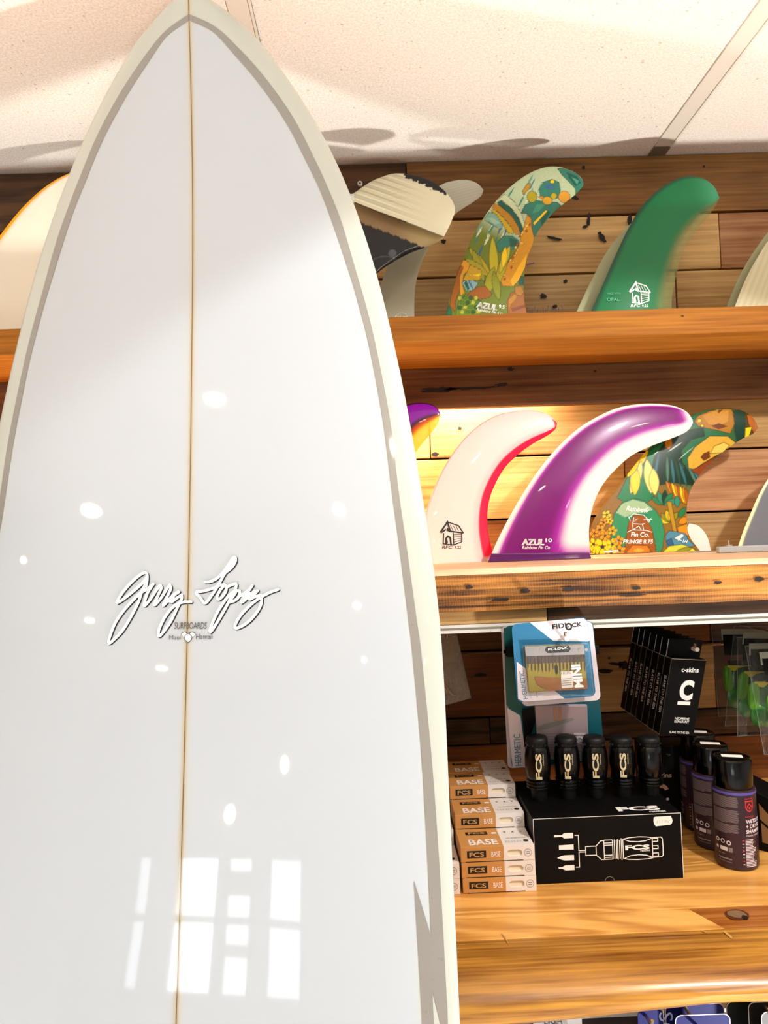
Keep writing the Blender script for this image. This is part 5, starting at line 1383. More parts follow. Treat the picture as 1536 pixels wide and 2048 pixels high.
# ---- shampoo bottles
M_bot = plain('dark_plum_bottle', '#38262f', 0.3, coat=.1, spec=.3); M_cap = plain('black_bottle_cap', '#030303', 0.16, coat=.2, spec=.35); M_vio = plain('violet_band', '#5a55b0', 0.4); M_red = plain('red_label_ink', '#d8323a', 0.5); M_lil = plain('lilac_white_ink', '#e6dce6', 0.5); M_tiny = plain('grey_small_print', '#8c7e80', 0.6)
def bottle(px, py, Y, label, turn=0.0, zt=None, full=True):
    b = PY(px, py, Y); base = np.array([b[0], Y, EYE[2] + WT + .0002]); r = .0272; Hb = .1415
    t = tag(empty('shampoo_bottle', base), label, 'bottle', 'plum shampoo bottles on the worktop')
    hb = .1035
    MB().lathe(base, [(.0245, 0), (.0262, .0015), (r, .004), (r, .008), (r, hb - .004), (r * .995, hb - .002), (.0262, hb)], 48).build('body', M_bot, t, smooth=True)
    MB().lathe(base, [(r + .0002, hb - .0055), (r + .0002, hb - .0025)], 48).build('violet_band', M_vio, t, smooth=True)
    MB().lathe(base, [(.0240, hb + .0004), (.0244, hb + .003), (.0243, Hb - .003), (.0232, Hb - .0006), (.0215, Hb), (.0205, Hb - .0008), (.001, Hb - .0008)], 48).build('cap', M_cap, t, smooth=True)
    pr = Print(); topf = Frame(base + [0, 0, Hb], (math.cos(-.3), math.sin(-.3), 0), (-math.sin(-.3), math.cos(-.3), 0))
    pr.rect(topf, -.013, -.006, .013, .006, plain('price_sticker', '#f2f0ea', .6), lift=.0004); pr.build('price_sticker', t)
    cf = CylFrame(base, r, turn - math.atan2(base[0], base[1])); pr = Print()
    # shield badge, names, text columns
    sx, sz = .013, .0835
    pr.text(cf, 'GEAR AID', sx, sz + .0095, .0017, M_red, w=.0125, bold=.02)
    pr.rect(cf, sx, sz + .0062, sx + .0125, sz + .0078, M_red, nx=4)
    pr.line(cf, [(sx + .001, sz + .0055), (sx + .001, sz - .001), (sx + .003, sz - .0045), (sx + .00625, sz - .0065), (sx + .0095, sz - .0045), (sx + .0115, sz - .001), (sx + .0115, sz + .0055)], .0013, M_red)
    pr.line(cf, [(sx + .0005, sz + .005), (sx + .012, sz + .005)], .0014, M_red)
    pr.line(cf, [(sx + .0028, sz - .001), (sx + .0045, sz + .002), (sx + .00625, sz + .0035), (sx + .008, sz + .002), (sx + .0097, sz - .001)], .0014, M_red); pr.disc(cf, sx + .00625, sz - .002, .0013, M_red)
    pr.text(cf, 'REVIVEX', sx, .0695, .0021, M_red, w=.014)
    for j, s_ in enumerate(('WETSUIT', '+ DRYSUIT', 'SHAMPOO')):
        pr.text(cf, s_, sx, .0625 - j * .0066, .0047, M_lil, w=(.026, .031, .030)[j], bold=.04)
    pr.text(cf, 'CLEANS & CONDITIONS', sx, .0452, .0020, M_lil, w=.024, bold=.01)
    rnd = random.Random(4)
    for k in range(19):
        pr.rect(cf, .0115, .0405 - k * .0019, .0115 + .013 * rnd.uniform(.75, 1.25), .0415 - k * .0019, M_lil, nx=4)
    for k in range(8):
        pr.rect(cf, .0075, .0398 - k * .0044, .0100, .0410 - k * .0044, [M_red, M_lil, M_tiny][k % 3], nx=1)
    for blk, (za, n_) in enumerate(((.0945, 11), (.0775, 13), (.0585, 9))):
        for k in range(n_):
            pr.rect(cf, -.031, za - k * .00135, -.031 + .036 * rnd.uniform(.93, 1.0) * (.6 if k == n_ - 1 else 1), za + .0006 - k * .00135, M_tiny, nx=8)
    for (x_, z_) in ((-.025, .036), (-.017, .036), (-.009, .035)):
        pr.ring(cf, x_, z_, .0024, .0012, M_lil)
    pr.rect(cf, -.021, .024, -.011, .029, M_lil, nx=3); pr.rect(cf, -.0095, .0235, -.0045, .0292, M_tiny, nx=2); pr.disc(cf, -.026, .0265, .0022, M_lil)
    pr.text(cf, 'www.gearaid.com', -.024, .0135, .0020, M_lil, w=.018); pr.rect(cf, -.024, .0195, -.014, .0203, M_tiny, nx=3); pr.rect(cf, -.024, .010, -.006, .0105, M_tiny, nx=4)
    if full: pr.build('label_print', t)
    return t
bottle(1474, 1720, .9955, 'front plum shampoo bottle with a black cap, closest to the worktop edge')
bottle(1430, 1685, 1.056, 'middle plum shampoo bottle half covered by the front one')
bottle(1404, 1655, 1.117, 'rear plum shampoo bottle almost hidden behind the other two', turn=-.9)

# ---- dark box by the frame edge and neoprene kit box lying behind the drivers
b0 = PZ(1508, 1690, WT)
ex = tag(empty('open_carton', (b0[0] + .03, b0[1], zb_)), 'black carton with a kraft inside, cut by the picture edge beside the bottles', 'carton')
xo, yo = PY(1519, 1680, 1.03)[0], 1.03
mb = MB().quadbox([(xo, yo, zb_), (xo + .06, yo - .055, zb_), (xo + .06, yo - .055, zb_ + .050), (xo - .002, yo, zb_ + .080)], [(xo + .03, yo + .08, zb_), (xo + .09, yo + .03, zb_), (xo + .09, yo + .03, zb_ + .050), (xo + .03, yo + .08, zb_ + .080)])
mb.build('carton_body', M_bcard, ex, bevel=.0008)
fq = Quad((xo, yo, zb_), (xo + .06, yo - .055, zb_), (xo + .06, yo - .055, zb_ + .05), (xo - .002, yo, zb_ + .08))
pr = Print(); pr.poly(fq, [(.004, .012), (.016, .012), (.018, .030), (.004, .040)], plain('dark_kraft', '#8a6438', .7)); pr.poly(fq, [(.003, .044), (.016, .036), (.018, .052), (.003, .066)], plain('dark_kraft', '#8a6438', .7)); pr.build('print', ex)

xk0, xk1 = PY(1292, 1560, 1.135)[0], PY(1388, 1560, 1.135)[0]
kb = tag(empty('kit_carton', ((xk0 + xk1) / 2, 1.15, zb_)), 'black neoprene kit carton standing on the worktop behind the drivers', 'carton')
zk1 = PY(1340, 1492, 1.135)[2]
MB().quadbox([(xk0, 1.135, zb_), (xk1, 1.135, zb_), (xk1, 1.135, zk1), (xk0, 1.135, zk1)], [(xk0, 1.18, zb_), (xk1, 1.18, zb_), (xk1, 1.18, zk1), (xk0, 1.18, zk1)]).build('carton_body', M_bcard, kb, bevel=.001)
fk = Frame((xk0, 1.135, zb_), (1, 0, 0), (0, 0, 1)); pr = Print()
hk_ = zk1 - zb_
def kz(px, py):
    p = PY(px, py, 1.135); return p[0] - xk0, p[2] - zb_
a = kz(1301, 1556); b = kz(1343, 1545)
pr.text(fk, 'c-skins', a[0], a[1], .0075, plain('dim_tan_print', '#b4a494', .6), w=b[0] - a[0], bold=.02)
a = kz(1323, 1583); pr.ring(fk, a[0], a[1], .0085, .006, plain('dim_rose_print', '#c49a8c', .6), a0=.3, a1=1.9); a = kz(1335, 1598); pr.disc(fk, a[0], a[1], .0022, M_lil)
a = kz(1332, 1508); pr.line(fk, [a, (a[0] + .006, a[1] - .001), (a[0] + .003, a[1] - .003)], .0008, plain('dim_grey_print', '#5a5856', .6))
pr.build('lettering', kb)

# ================================================================== goods hanging under the lower shelf
M_wire = plain('chromed_wire', '#b8b6b0', 0.25, metal=0.9); M_tip = plain('white_hook_tip', '#ece6dc', 0.4)
bar = tag(empty('hanging_bar', W(0.3, 1.295, -.205)), 'thin chromed bar running along the shaded plank wall', 'bar')
zb1 = PY(1220, 1297, 1.30)[2]
MB().tube([(X_W0, 1.30, zb1), (1.6, 1.30, zb1)], .0022, 8).build('rod', M_wire, bar)
mb = MB()
for x in (-1.2, -.4, .25, .62, 1.2): mb.tube([(x, 1.30, zb1), (x, WALL + .004, zb1)], .0025, 8)
mb.build('bracket', M_wire, bar)
def hook(x, z, y0, label, tip=True):
    t = tag(empty('display_hook', (x, WALL, z)), label, 'hook', 'display hooks under the lower shelf')
    MB().tube([(x, WALL + .004, z), (x, (y0 + WALL) / 2, z), (x, y0, z + .002), (x, y0 - .003, z + .010)], .0019, 8).build('rod', M_wire, t)
    if tip: MB().tube([(x, y0 + .004, z + .0022), (x, y0 - .010, z + .0030)], .0032, 12).build('tip', M_tip, t)
    return t

def card(name, label, cat, q, Y, thick, mat, parent=None, group=None, lean=0):
    """card from four photographed corners (bl, br, tr, tl) standing at depth Y"""
    P = [PY(x, y, Y) for x, y in q]
    t = parent or tag(empty(name, (P[0] + P[1]) / 2), label, cat, group)
    MB().quadbox(P, [p + np.array([0, thick, 0]) for p in P]).build('card', mat, t, bevel=min(.0006, thick * .3))
    return t, Quad(*P)
M_tealc = plain('teal_card', '#12606e', .5); M_bluec = plain('blue_card', '#13668e', .5); M_dteal = plain('dark_teal_card', '#0a5450', .5); M_lilac = plain('pale_lilac_card', '#ddd3da', .5)
M_ph_g = plain('photo_olive', '#8e7e34', .4); M_ph_d = plain('photo_dark', '#4a3c34', .4); M_ph_b = plain('photo_brown', '#8c5c34', .4); M_ph_s = plain('photo_grey_water', '#a8969c', .4); M_skin = plain('photo_tan', '#b48468', .4); M_btxt = plain('blue_ink', '#2a7a9c', .5)
M_bag = film_mat('clear_bag_film', (.9, .92, .9), .0)

def rq(n, w_, h_, r):
    pts = []
    for (cx_, cy_, a0) in ((w_ - r, r, -math.pi / 2), (w_ - r, h_ - r, 0), (r, h_ - r, math.pi / 2), (r, r, math.pi)):
        for k in range(n + 1):
            a = a0 + k * math.pi / 2 / n; pts.append((cx_ + r * math.cos(a), cy_ + r * math.sin(a)))
    return pts
def round_card(label, q, Y, thick, mat, name='dry_bag_pack', cat='packaging', group=None):
    Yt, Yb2 = Y if isinstance(Y, tuple) else (Y, Y)
    P = [PY(x, y, yy) for (x, y), yy in zip(q, (Yb2, Yb2, Yt, Yt))]; fq = Quad(*P)
    t = tag(empty(name, (P[0] + P[1]) / 2), label, cat, group)
    pts = rq(4, fq.w, fq.h, .007); n_ = len(pts)
    f_ = [fq(x, y, 0) for x, y in pts]; b_ = [p + np.array([0, thick, 0]) for p in f_]
    MB().add(f_ + b_, [tuple(range(n_)), tuple(range(2 * n_ - 1, n_ - 1, -1))] + [(i, n_ + i, n_ + (i + 1) % n_, (i + 1) % n_) for i in range(n_)]).build('card', mat, t)
    return t, fq
GF = 'dry bag packs on the hook'
# two large packs behind, two small packs in front
qm = [(1024, 1536), (1210, 1522), (1186, 1242), (1010, 1252)]
t, fq = round_card('rearmost large teal dry bag pack, only its pale edge showing', [(x - 8, y + 1) for x, y in qm], (.9925, 1.092), .001, M_lilac, group=GF)
t, fq = round_card('large teal dry bag pack with a paddle board photograph behind the small pack', qm, (.9845, 1.076), .001, M_tealc, group=GF)
def uv(fq, q):
    """photograph pixels to face coordinates for a quad with corners q"""
    bl, br, tr, tl = [np.array(p, float) for p in q]
    def f(px, py):
        u = v = .5
        for _ in range(12):
            p = (bl * (1 - u) + br * u) * (1 - v) + (tl * (1 - u) + tr * u) * v
            du = (br - bl) * (1 - v) + (tr - tl) * v; dv = (tl - bl) * (1 - u) + (tr - br) * u
            d = np.linalg.solve(np.stack([du, dv], 1), np.array([px, py]) - p); u += d[0]; v += d[1]
        return u * fq.w, v * fq.h
    return f
m_ = uv(fq, qm); zz5 = lambda pts: [m_(860 + x / 4.267, 1210 + y / 4.267) for x, y in pts]
pr = Print()
pr.poly(fq, zz5([(628, 195), (760, 190), (790, 900), (720, 880), (650, 830)]), M_dteal)
pr.poly(fq, zz5([(655, 850), (770, 920), (830, 1385), (705, 1385)]), M_lilac, lift=.0005)
pr.text(fq, 'HERMETIC', *m_(1043, 1530), .010, M_btxt, w=.056, rot=math.pi / 2, lift=.0008)
pr.build('print', t)
bl = MB(); ph = [m_(860 + x / 4.267, 1210 + y / 4.267) for x, y in [(920, 1290), (1350, 1290), (1330, 815), (885, 815)]]
f_ = [fq(x, y, .006) for x, y in ph]; bl.quadbox(f_, [fq(x, y, .0006) for x, y in ph]); bl.build('photo_pouch', M_ph_s, t, bevel=.0012)
pr = Print()
pr.poly(fq, zz5([(905, 1000), (970, 970), (1200, 915), (1220, 935), (1000, 1010), (920, 1030)]), plain('photo_board', '#8a8a80', .4), lift=.0064)
for pts in ([(1040, 820), (1065, 820), (1075, 945), (1050, 945)], [(1085, 820), (1110, 820), (1110, 945), (1090, 945)]): pr.poly(fq, zz5(pts), M_skin, lift=.0066)
for k in range(9): pr.line(fq, zz5([(930 + k * 8, 1060 + k * 24), (1180 + k * 8, 1050 + k * 24)]), .0008, plain('photo_ripple', '#86727a', .4), lift=.0064)
pr.text(fq, 'MEDI', *m_(1166, 1515), .0165, plain('off_white_print', '#d8ccd0', .5), w=.050, bold=.05, rot=math.pi / 2 - .08, lift=.0068)
pr.text(fq, 'dry bag', *m_(1172, 1512), .0035, M_white, w=.02, rot=math.pi / 2 - .08, lift=.0068)
pr.poly(fq, zz5([(780, 860), (880, 830), (890, 960), (860, 1060), (830, 1200), (800, 1180)]), M_bcard, lift=.004)
pr.build('photo_print', t)
qs = [(1035, 1405), (1192, 1392), (1174, 1234), (1023, 1249)]
t, fq = round_card('second small dry bag pack tucked right behind the front one', [(x + 10, y + 8) for x, y in qs], (.9735, .9825), .001, M_lilac, group=GF)
t, fq = round_card('front small blue dry bag pack with a forest photograph', qs, (.956, .966), .001, M_bluec, group=GF)
m_ = uv(fq, qs); zz5 = lambda pts: [m_(860 + x / 4.267, 1210 + y / 4.267) for x, y in pts]
pr = Print()
pr.poly(fq, zz5([(850, 148), (1310, 112), (1340, 140), (1362, 300), (1345, 310), (1050, 305)]), M_lilac)
pr.poly(fq, zz5([(738, 480), (1150, 798), (800, 825), (752, 800)]), M_lilac)
pr.text(fq, 'FIDL', *m_(860 + 1045 / 4.267, 1210 + 205 / 4.267), .0063, M_ink, w=.0225, bold=.03, rot=.03, lift=.0006)
a = m_(860 + 1183 / 4.267, 1210 + 183 / 4.267); pr.ring(fq, a[0], a[1], .0038, .0022, M_ink, lift=.0006)
pr.text(fq, 'CK', *m_(860 + 1213 / 4.267, 1210 + 190 / 4.267), .0058, M_ink, w=.0135, bold=.03, rot=.03, lift=.0006)
pr.text(fq, 'HERMETIC', *m_(860 + 832 / 4.267, 1210 + 798 / 4.267), .0060, M_btxt, w=.0375, rot=math.pi / 2 + .06, lift=.0006)
pr.text(fq, 'dry', *m_(860 + 870 / 4.267, 1210 + 792 / 4.267), .0045, plain('light_blue_ink', '#a8b8c8', .5), w=.009, rot=math.pi / 2 + .06, lift=.0006); pr.text(fq, 'smart bag', *m_(860 + 920 / 4.267, 1210 + 786 / 4.267), .0025, M_btxt, w=.018, rot=math.pi / 2 + .06, lift=.0006)
pr.build('print', t)
ph = [m_(860 + x / 4.267, 1210 + y / 4.267) for x, y in [(835, 735), (1335, 700), (1300, 330), (800, 345)]]
MB().quadbox([fq(x, y, .006) for x, y in ph], [fq(x, y, .0008) for x, y in ph]).build('photo_pouch', M_ph_g, t, bevel=.0012)
pr = Print(); L_ = .0064
pr.poly(fq, zz5([(800, 345), (1300, 330), (1308, 410), (812, 425)]), plain('photo_pouch_header', '#8a8888', .4), lift=L_)
pr.poly(fq, zz5([(812, 425), (1308, 410), (1312, 470), (820, 490)]), M_ph_d, lift=L_)
pr.poly(fq, zz5([(880, 600), (1325, 620), (1335, 700), (1000, 722), (900, 660)]), M_ph_b, lift=L_ + .0002)
for k in range(17):
    x = 822 + k * 30; pr.poly(fq, zz5([(x, 425), (x + 11, 425), (x + 12, 520 + (k * 37) % 50), (x + 3, 525 + (k * 53) % 40)]), M_ph_d, lift=L_ + .0003)
pr.poly(fq, zz5([(1052, 505), (1066, 495), (1080, 510), (1080, 560), (1070, 582), (1060, 560)]), M_ink, lift=L_ + .0005)
pr.poly(fq, zz5([(970, 375), (985, 345), (1170, 335), (1190, 360), (1170, 390), (990, 398)]), M_ink, lift=L_ + .0004)
pr.text(fq, 'FIDLOCK', *m_(860 + 998 / 4.267, 1210 + 378 / 4.267), .0034, M_white, w=.026, bold=.02, rot=.02, lift=L_ + .0007)
for k in range(3):
    for x in (830 + k * 53, 1215 + k * 53):
        a = m_(860 + x / 4.267, 1210 + (375 - k * 3) / 4.267); pr.disc(fq, a[0], a[1], .0022, M_gink, lift=L_ + .0004)
pr.poly(fq, zz5([(1103, 555), (1205, 548), (1212, 690), (1112, 698)]), plain('pale_label', '#d6d0c8', .5), lift=L_ + .0004)
pr.text(fq, '100%', *m_(860 + 1108 / 4.267, 1210 + 580 / 4.267), .0035, M_gink, w=.013, lift=L_ + .0006)
for k in range(4): pr.rect(fq, *m_(860 + 1115 / 4.267, 1210 + (620 + k * 18) / 4.267), *m_(860 + 1195 / 4.267, 1210 + (608 + k * 18) / 4.267), M_gink, lift=L_ + .0006)
pr.text(fq, 'MINI', *m_(860 + 1295 / 4.267, 1210 + 688 / 4.267), .0115, M_white, w=.031, bold=.05, shear=0.1, rot=math.pi / 2 + .06, lift=L_ + .0006)
pr.build('photo_print', t)
# clear blister over the small pack
bp_ = [m_(860 + x / 4.267, 1210 + y / 4.267) for x, y in [(800, 770), (1395, 765), (1345, 315), (785, 335)]]
MB().quadbox([fq(x * .985 + .0006, y * .985 + .0006, .009) for x, y in bp_], [fq(x, y, .0009) for x, y in bp_]).build('blister', M_bag, t, bevel=.002)
hz = PY(1117, 1273, .975)
hook(hz[0], hz[2], .942, 'metal hook through the small blue dry bag pack')
# black straps at both sides
for (x, y, lb) in ((1022, 1303, 'black strap end at the dark teal side of the large pack'), (1184, 1298, 'black strap end at the pale side of the small pack')):
    p = PY(x, y, .99)
    MB().box(p[0] - .007, p[0] + .007, .980, .996, p[2] - EYE[2] - .006, p[2] - EYE[2] + .006).tube([p + [-.010, 0, 0], p + [.010, 0, 0]], .0028, 10).build('strap_end', M_bcard, t, bevel=.001)

# ---- neoprene repair kit boxes, seven in a row on one hook
Yk, dK = 1.075, .0242
kq = [(1319, 1469), (1387, 1472), (1413, 1320), (1344, 1317)]
K0 = [PY(x, y, Yk) for x, y in kq]
kl = ['front', 'second', 'third', 'fourth', 'fifth', 'sixth', 'rearmost']
M_edge = plain('worn_white_edge', '#d8d4cc', .6); M_dimw = plain('worn_white_print', '#cfcac2', .6)
for i in range(7):
    off = np.array([0, i * dK, 0]) + np.array([random.uniform(-.0006, .0006), 0, random.uniform(-.0015, .0015)]) * (i > 0)
    P = [p + off for p in K0]; B = [p + np.array([0, dK - .0012, 0]) for p in P]
    t = tag(empty('repair_kit_box', (P[0] + B[1]) / 2), '%s of the seven black neoprene repair kit boxes on the hook' % kl[i], 'box', 'neoprene repair kit boxes on one hook')
    MB().quadbox(P, B).build('carton', M_bcard, t, bevel=.0005)
    up = (P[3] - P[0]) / np.linalg.norm(P[3] - P[0]); rt = (P[2] - P[3])
    # hang tab: the back panel runs up above the box
    tb = [B[3] + np.array([0, -.0008, 0]), B[2] + np.array([0, -.0008, 0])]
    hgt = .026
    q_ = [tb[0], tb[1], tb[1] + up * hgt, tb[0] + up * hgt]
    MB().quadbox(q_, [p + np.array([0, .0009, 0]) for p in q_]).build('hang_tab', M_bcard, t)
    ff = Quad(P[0], P[1], P[2], P[3]); sf = Quad(B[0], P[0], P[3], B[3]); pr = Print()
    w_, h_ = ff.w, ff.h
    pr.rect(sf, sf.w - .0009, 0, sf.w - .0001, sf.h, M_edge); pr.rect(sf, 0, 0, sf.w, .0006, M_edge); pr.rect(sf, 0, sf.h - .0006, sf.w, sf.h, M_edge)
    pr.rect(Quad(q_[0] + [-.0005, 0, 0], q_[0] + [.0004, 0, 0], q_[3] + [.0004, 0, 0], q_[3] + [-.0005, 0, 0]), 0, 0, .0009, hgt, M_edge)
    pr.text(sf, 'SLAVE TO THE SEA', sf.w * .33, h_ * .76, sf.w * .36, M_white, w=h_ * .50, bold=.03, rot=-math.pi / 2, shear=.1)
    if i == 0:
        pr.rect(ff, 0, h_ - .0006, w_, h_, M_edge)
        pr.text(ff, 'c-skins', w_ * .33, h_ * .832, .0072, M_white, w=w_ * .50, bold=.035)
        pr.text(ff, 'C', w_ * .37, h_ * .48, h_ * .245, M_white, w=w_ * .40, bold=.07)
        pr.poly(ff, [(w_ * .37, h_ * .40), (w_ * .74, h_ * .40), (w_ * .74, h_ * .445), (w_ * .37, h_ * .445)], M_white)
        pr.text(ff, 'NEOPRENE', w_ * .37, h_ * .205, .0036, M_white, w=w_ * .42, bold=.02); pr.text(ff, 'REPAIR KIT', w_ * .37, h_ * .165, .0036, M_white, w=w_ * .43, bold=.02)
        pr.text(ff, 'SLAVE TO THE SEA', w_ * .28, h_ * .025, .0032, M_white, w=w_ * .58, bold=.02)
        tf_ = Quad(P[3], P[2], B[2], B[3]); pr.text(tf_, 'c-skins', w_ * .42, .004, .006, M_dimw, w=w_ * .3, rot=-.2)
    pr.build('print', t)
hk = PY(1386, 1298, Yk + .01)
t = hook(hk[0] - .004, hk[2], Yk - .004, 'white tipped hook carrying the black repair kit boxes')
q_ = [PY(x, y, Yk + .03) for x, y in [(1338, 1292), (1398, 1295), (1398, 1281), (1338, 1279)]]
tag(MB().quadbox(q_, [p + np.array([0, .001, 0]) for p in q_]).build('price_card', plain('grey_price_card', '#9a928e', .5)), 'blank pale card above the front black repair kit box', 'card')

# ---- clear bag beside the surfboard
def bag(label, q, Y, depth, name='clear_bag', group=None, n=14, mat=None):
    """pillow shaped film bag from four photographed corners"""
    P = [PY(x, y, Y) for x, y in q]; fq = Quad(*P)
    t = tag(empty(name, (P[0] + P[1]) / 2), label, 'plastic bag', group)
    vs = []; rr = random.Random(len(label))
    for sgn in (1, -.35):
        for j in range(n + 1):
            for i in range(n + 1):
                u, v = i / n, j / n
                b = math.sin(math.pi * u) ** .5 * max(math.sin(math.pi * min(v * 1.05, 1)), 0) ** .5 * (1 - .55 * v)
                e = 0 if i in (0, n) or j in (0, n) else rr.uniform(-.0012, .0012)
                vs.append(fq(u * fq.w, v * fq.h, sgn * depth * b + e))
    k = (n + 1) ** 2; fs = []
    for j in range(n):
        for i in range(n):
            a = j * (n + 1) + i; f_ = (a, a + 1, a + n + 2, a + n + 1); fs.append(f_); fs.append(tuple(x + k for x in f_[::-1]))
    MB().add(vs, fs).build('film', mat or M_bag, t, smooth=True, fix=False)
    pe = Print(); pe.line(fq, [(0, 0), (fq.w, 0), (fq.w, fq.h), (0, fq.h)], .0007, plain('milky_film_seam', '#7c8078', .3), lift=.0008, closed=True); pe.build('seal_edge', t)
    return t, fq
t, fq = bag('clear bag with a tan header hanging beside the surfboard edge', [(884, 1412), (942, 1396), (912, 1262), (872, 1268)], 1.20, .010, n=18, mat=film_mat('wrinkled_clear_film', (.85, .8, .7), .30))
hd = [(868, 1330), (913, 1322), (914, 1276), (906, 1262), (872, 1268)]
P = [PY(x, y, 1.1995) for x, y in hd]; n_ = len(P)
MB().add(P + [p + np.array([0, .0008, 0]) for p in P], [tuple(range(n_)), tuple(range(2 * n_ - 1, n_ - 1, -1))] + [(i, n_ + i, n_ + (i + 1) % n_, (i + 1) % n_) for i in range(n_)]).build('header_card', plain('tan_header_card', '#a88e6c', .6), t)
p = PY(898, 1385, 1.195); MB().tube([p + [-.004, 0, .012], p + [.0, 0, .004], p + [.006, 0, -.004], p + [.012, 0, -.006]], .002, 8).build('fin_key', M_steel, t)
hz = PY(893, 1274, 1.20); hook(hz[0], hz[2], 1.185, 'metal hook carrying the clear bag beside the surfboard', tip=False)

# ---- clear bags with green plugs
M_gr = plain('bright_green_plastic', '#1c9410', 0.25, coat=.4); M_dgr = plain('deep_green_plastic', '#0f6a22', 0.3, coat=.4); M_lime = plain('lime_plastic', '#62b01e', 0.35); M_yink = plain('yellow_ink', '#e6e01c', .5); M_hdr = plain('green_grey_strip', '#9aa494', .5)
GB = 'clear bags of green plugs on the hook'
specs = [ # quad (bl, br, tr, tl), depth, label
 ([(1437, 1432), (1560, 1430), (1545, 1246), (1422, 1247)], 1.235, 'rearmost clear bag of green plugs in the shade'),
 ([(1450, 1452), (1600, 1445), (1590, 1255), (1468, 1252)], 1.19, 'third clear bag of green plugs, behind two others'),
 ([(1475, 1472), (1640, 1462), (1630, 1272), (1474, 1275)], 1.145, 'second clear bag of green plugs with a flared foot'),
 ([(1528, 1509), (1690, 1490), (1660, 1285), (1490, 1292)], 1.10, 'front clear bag of green plugs with a black and yellow label'),
]
for i, (q, Y, lb) in enumerate(specs):
    t, fq = bag(lb, q, Y, .010, name='plug_bag', group=GB, n=14)
    w_, h_ = fq.w, fq.h
    pr = Print()
    pr.rect(fq, w_ * .14, h_ * .82, w_ * .98, h_ * .94, M_hdr, lift=.0030)
    pr.rect(fq, w_ * .16, h_ * .66, w_ * .98, h_ * .88, M_bcard, lift=.0034)
    if i == 3: pr.text(fq, 'SURF', w_ * .22, h_ * .74, h_ * .07, M_yink, w=w_ * .4, bold=.03, lift=.0038)
    pr.poly(fq, [(w_ * .22, h_ * .55), (w_ * .60, h_ * .55), (w_ * .60, h_ * .60), (w_ * .2, h_ * .60)], M_bcard, lift=.0034); pr.poly(fq, [(w_ * .20, h_ * .50), (w_ * .55, h_ * .46), (w_ * .60, h_ * .54), (w_ * .2, h_ * .55)], M_yink, lift=.0036)
    pr.build('label_card', t)
    for (u, v, ru, rv, mt_) in ((.20, .40, .07, .14, M_lime), (.46, .33, .20, .22, M_dgr), (.40, .20, .24, .12, M_gr), (.60, .11, .22, .06, M_gr)):
        mb = MB(); c_ = fq(w_ * u, h_ * v, .001)
        ux = (fq(w_, 0, 0) - fq(0, 0, 0)) / w_; vy = (fq(0, h_, 0) - fq(0, 0, 0)) / h_; pts = []
        ring_ = [(1, 0, -.3), (1, 0, .3), (.8, 0, .8), (.3, 0, 1.0)]
        sg_ = 16; vs = []
        for (k_, _, dd) in ring_:
            for a in np.linspace(0, 2 * math.pi, sg_, endpoint=False):
                ca_, sa_ = math.cos(a), math.sin(a); e = .7
                cu_ = math.copysign(abs(ca_) ** e, ca_); su_ = math.copysign(abs(sa_) ** e, sa_)
                vs.append(c_ + ux * (w_ * ru * k_ * cu_) + vy * (h_ * rv * k_ * su_) + fq.n * (.005 * dd))
        fs = [(r_ * sg_ + k_, r_ * sg_ + (k_ + 1) % sg_, (r_ + 1) * sg_ + (k_ + 1) % sg_, (r_ + 1) * sg_ + k_) for r_ in range(3) for k_ in range(sg_)] + [tuple(range(sg_))[::-1], tuple(3 * sg_ + k_ for k_ in range(sg_))]
        mb.add(vs, fs).build('plug', mt_, t, smooth=True)
hz = PY(1560, 1268, 1.12); hook(hz[0], hz[2], 1.09, 'metal hook carrying the bags of green plugs')

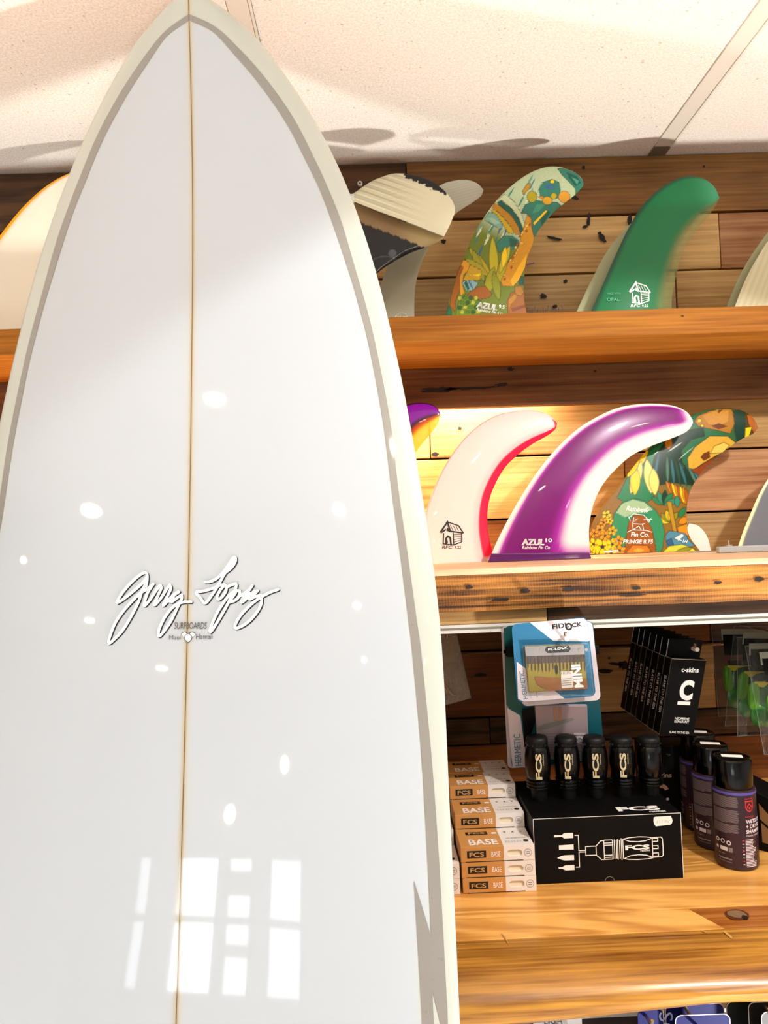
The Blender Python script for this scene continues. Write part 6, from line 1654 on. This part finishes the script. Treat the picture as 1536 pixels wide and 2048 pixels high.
# ================================================================== leash packs under the worktop
M_bluep = plain('royal_blue_card', '#0c1468', .5, spec=.2); M_blk2 = plain('black_pack_card', '#0e0e0f', .4); M_gryp = plain('silver_grey_card', '#a8a6a6', .4); M_sun = plain('sun_yellow', '#d8a82a', .5)
def pack(label, q, Y, mat, kind, group):
    t, fq = round_card(label, q, Y, .0012, mat, name='leash_pack', cat='packaging', group=group)
    w_, h_ = fq.w, fq.h; pr = Print()
    if kind == 'blue':
        pr.line(fq, rq(4, w_, h_, .007), .0010, M_lil, closed=True, lift=.0004)
        pr.ring(fq, w_ * .5, h_ * .60, w_ * .42, .0012, M_red, lift=.0004)
        for a in (-.9, -.2, .6): pr.poly(fq, leafpts(w_ * .52, h_ * .72, w_ * .24, w_ * .07, a + 1.4), M_lil, lift=.0005)
        pr.text(fq, 'E', w_ * .10, h_ * .55, w_ * .2, M_gink, w=w_ * .16, lift=.0006)
        pr.line(fq, [(w_ * .5, h_ * .8), (w_ * .7, h_ * .55)], .004, M_gink, lift=.0007)
    elif kind == 'spine':
        pr.text(fq, 'SO', w_ * .8, h_ * .985, w_ * .55, plain('pale_blue_ink', '#9aa8e0', .5), w=w_ * 1.0, rot=-math.pi / 2, lift=.0004); pr.rect(fq, w_ * .95, 0, w_ * .98, h_, M_lil, lift=.0004)
    elif kind == 'sun':
        pr.line(fq, rq(4, w_, h_, .007), .0008, M_lil, closed=True, lift=.0004)
        pr.disc(fq, w_ * .48, h_ * .60, w_ * .40, M_sun, lift=.0004)
        for k in range(9):
            a = k * .7; pr.poly(fq, leafpts(w_ * .48 + w_ * .2 * math.cos(a), h_ * .60 + w_ * .2 * math.sin(a), w_ * .18, w_ * .035, a), plain('flame_orange', '#c0501a', .5), lift=.0006)
        pr.text(fq, 'S', w_ * .36, h_ * .78, w_ * .16, M_ink, bold=.05, lift=.0008)
    else:
        pr.disc(fq, w_ * .5, h_ * .68, w_ * .44, M_card, lift=.0004); pr.ring(fq, w_ * .5, h_ * .68, w_ * .40, .004, plain('brick_red_ink', '#a85a50', .5), lift=.0005)
        pr.text(fq, 'LIGHT', w_ * .22, h_ * .935, h_ * .03, M_ink, w=w_ * .5, bold=.02, lift=.0007)
        pr.disc(fq, w_ * .42, h_ * .80, w_ * .14, M_ink, lift=.0008)
        pr.line(fq, [(w_ * .62, h_ * .97), (w_ * .78, h_ * .72)], .006, M_gink, lift=.001)
    pr.build('print', t)
GL = 'leash packs hanging under the worktop'
def pq(x0, x1, ytop, Y, h=.20):
    a, b = PY(x0, ytop, Y), PY(x1, ytop - (x1 - x0) * .036, Y)
    lo = [proj(p - np.array([0, 0, h])) for p in (a, b)]
    return [lo[0], lo[1], (x1, ytop - (x1 - x0) * .036), (x0, ytop)]
pack('silver grey leash pack with a round badge under the worktop', pq(1066, 1163, 2026, .86), .86, M_gryp, 'grey', GL)
pack('deep blue leash pack spine turned sideways under the worktop', pq(1275, 1328, 2021, .862), .862, M_bluep, 'spine', GL)
pack('rear blue leash pack with a white flower under the worktop', pq(1330, 1447, 2010, .885), .885, M_bluep, 'blue', GL)
pack('front blue leash pack with a white rim under the worktop', pq(1350, 1459, 2031, .85), .85, M_bluep, 'blue', GL)
pack('rear black leash pack with a yellow sun under the worktop', pq(1452, 1560, 2004, .90), .90, M_blk2, 'sun', GL)
pack('middle black leash pack with a yellow sun and white rim', pq(1496, 1600, 2005, .875), .875, M_blk2, 'sun', GL)
pack('front black leash pack with a yellow sun at the picture corner', pq(1522, 1630, 2024, .85), .85, M_blk2, 'sun', GL)
for (px, py, Y0, lb) in [(1115, 2050, .84, 'hook carrying the silver grey leash pack'), (1300, 2046, .845, 'hook carrying the deep blue spine pack'), (1395, 2052, .835, 'hook carrying the two blue leash packs'), (1555, 2042, .835, 'hook carrying the black leash packs')]:
    p = PY(px, py, .85)
    t = tag(empty('display_hook', (p[0], .95, p[2])), lb, 'hook', 'display hooks under the worktop')
    MB().tube([(p[0], .962, p[2]), (p[0], Y0, p[2]), (p[0], Y0 - .003, p[2] + .008)], .0019, 8).build('rod', M_wire, t)
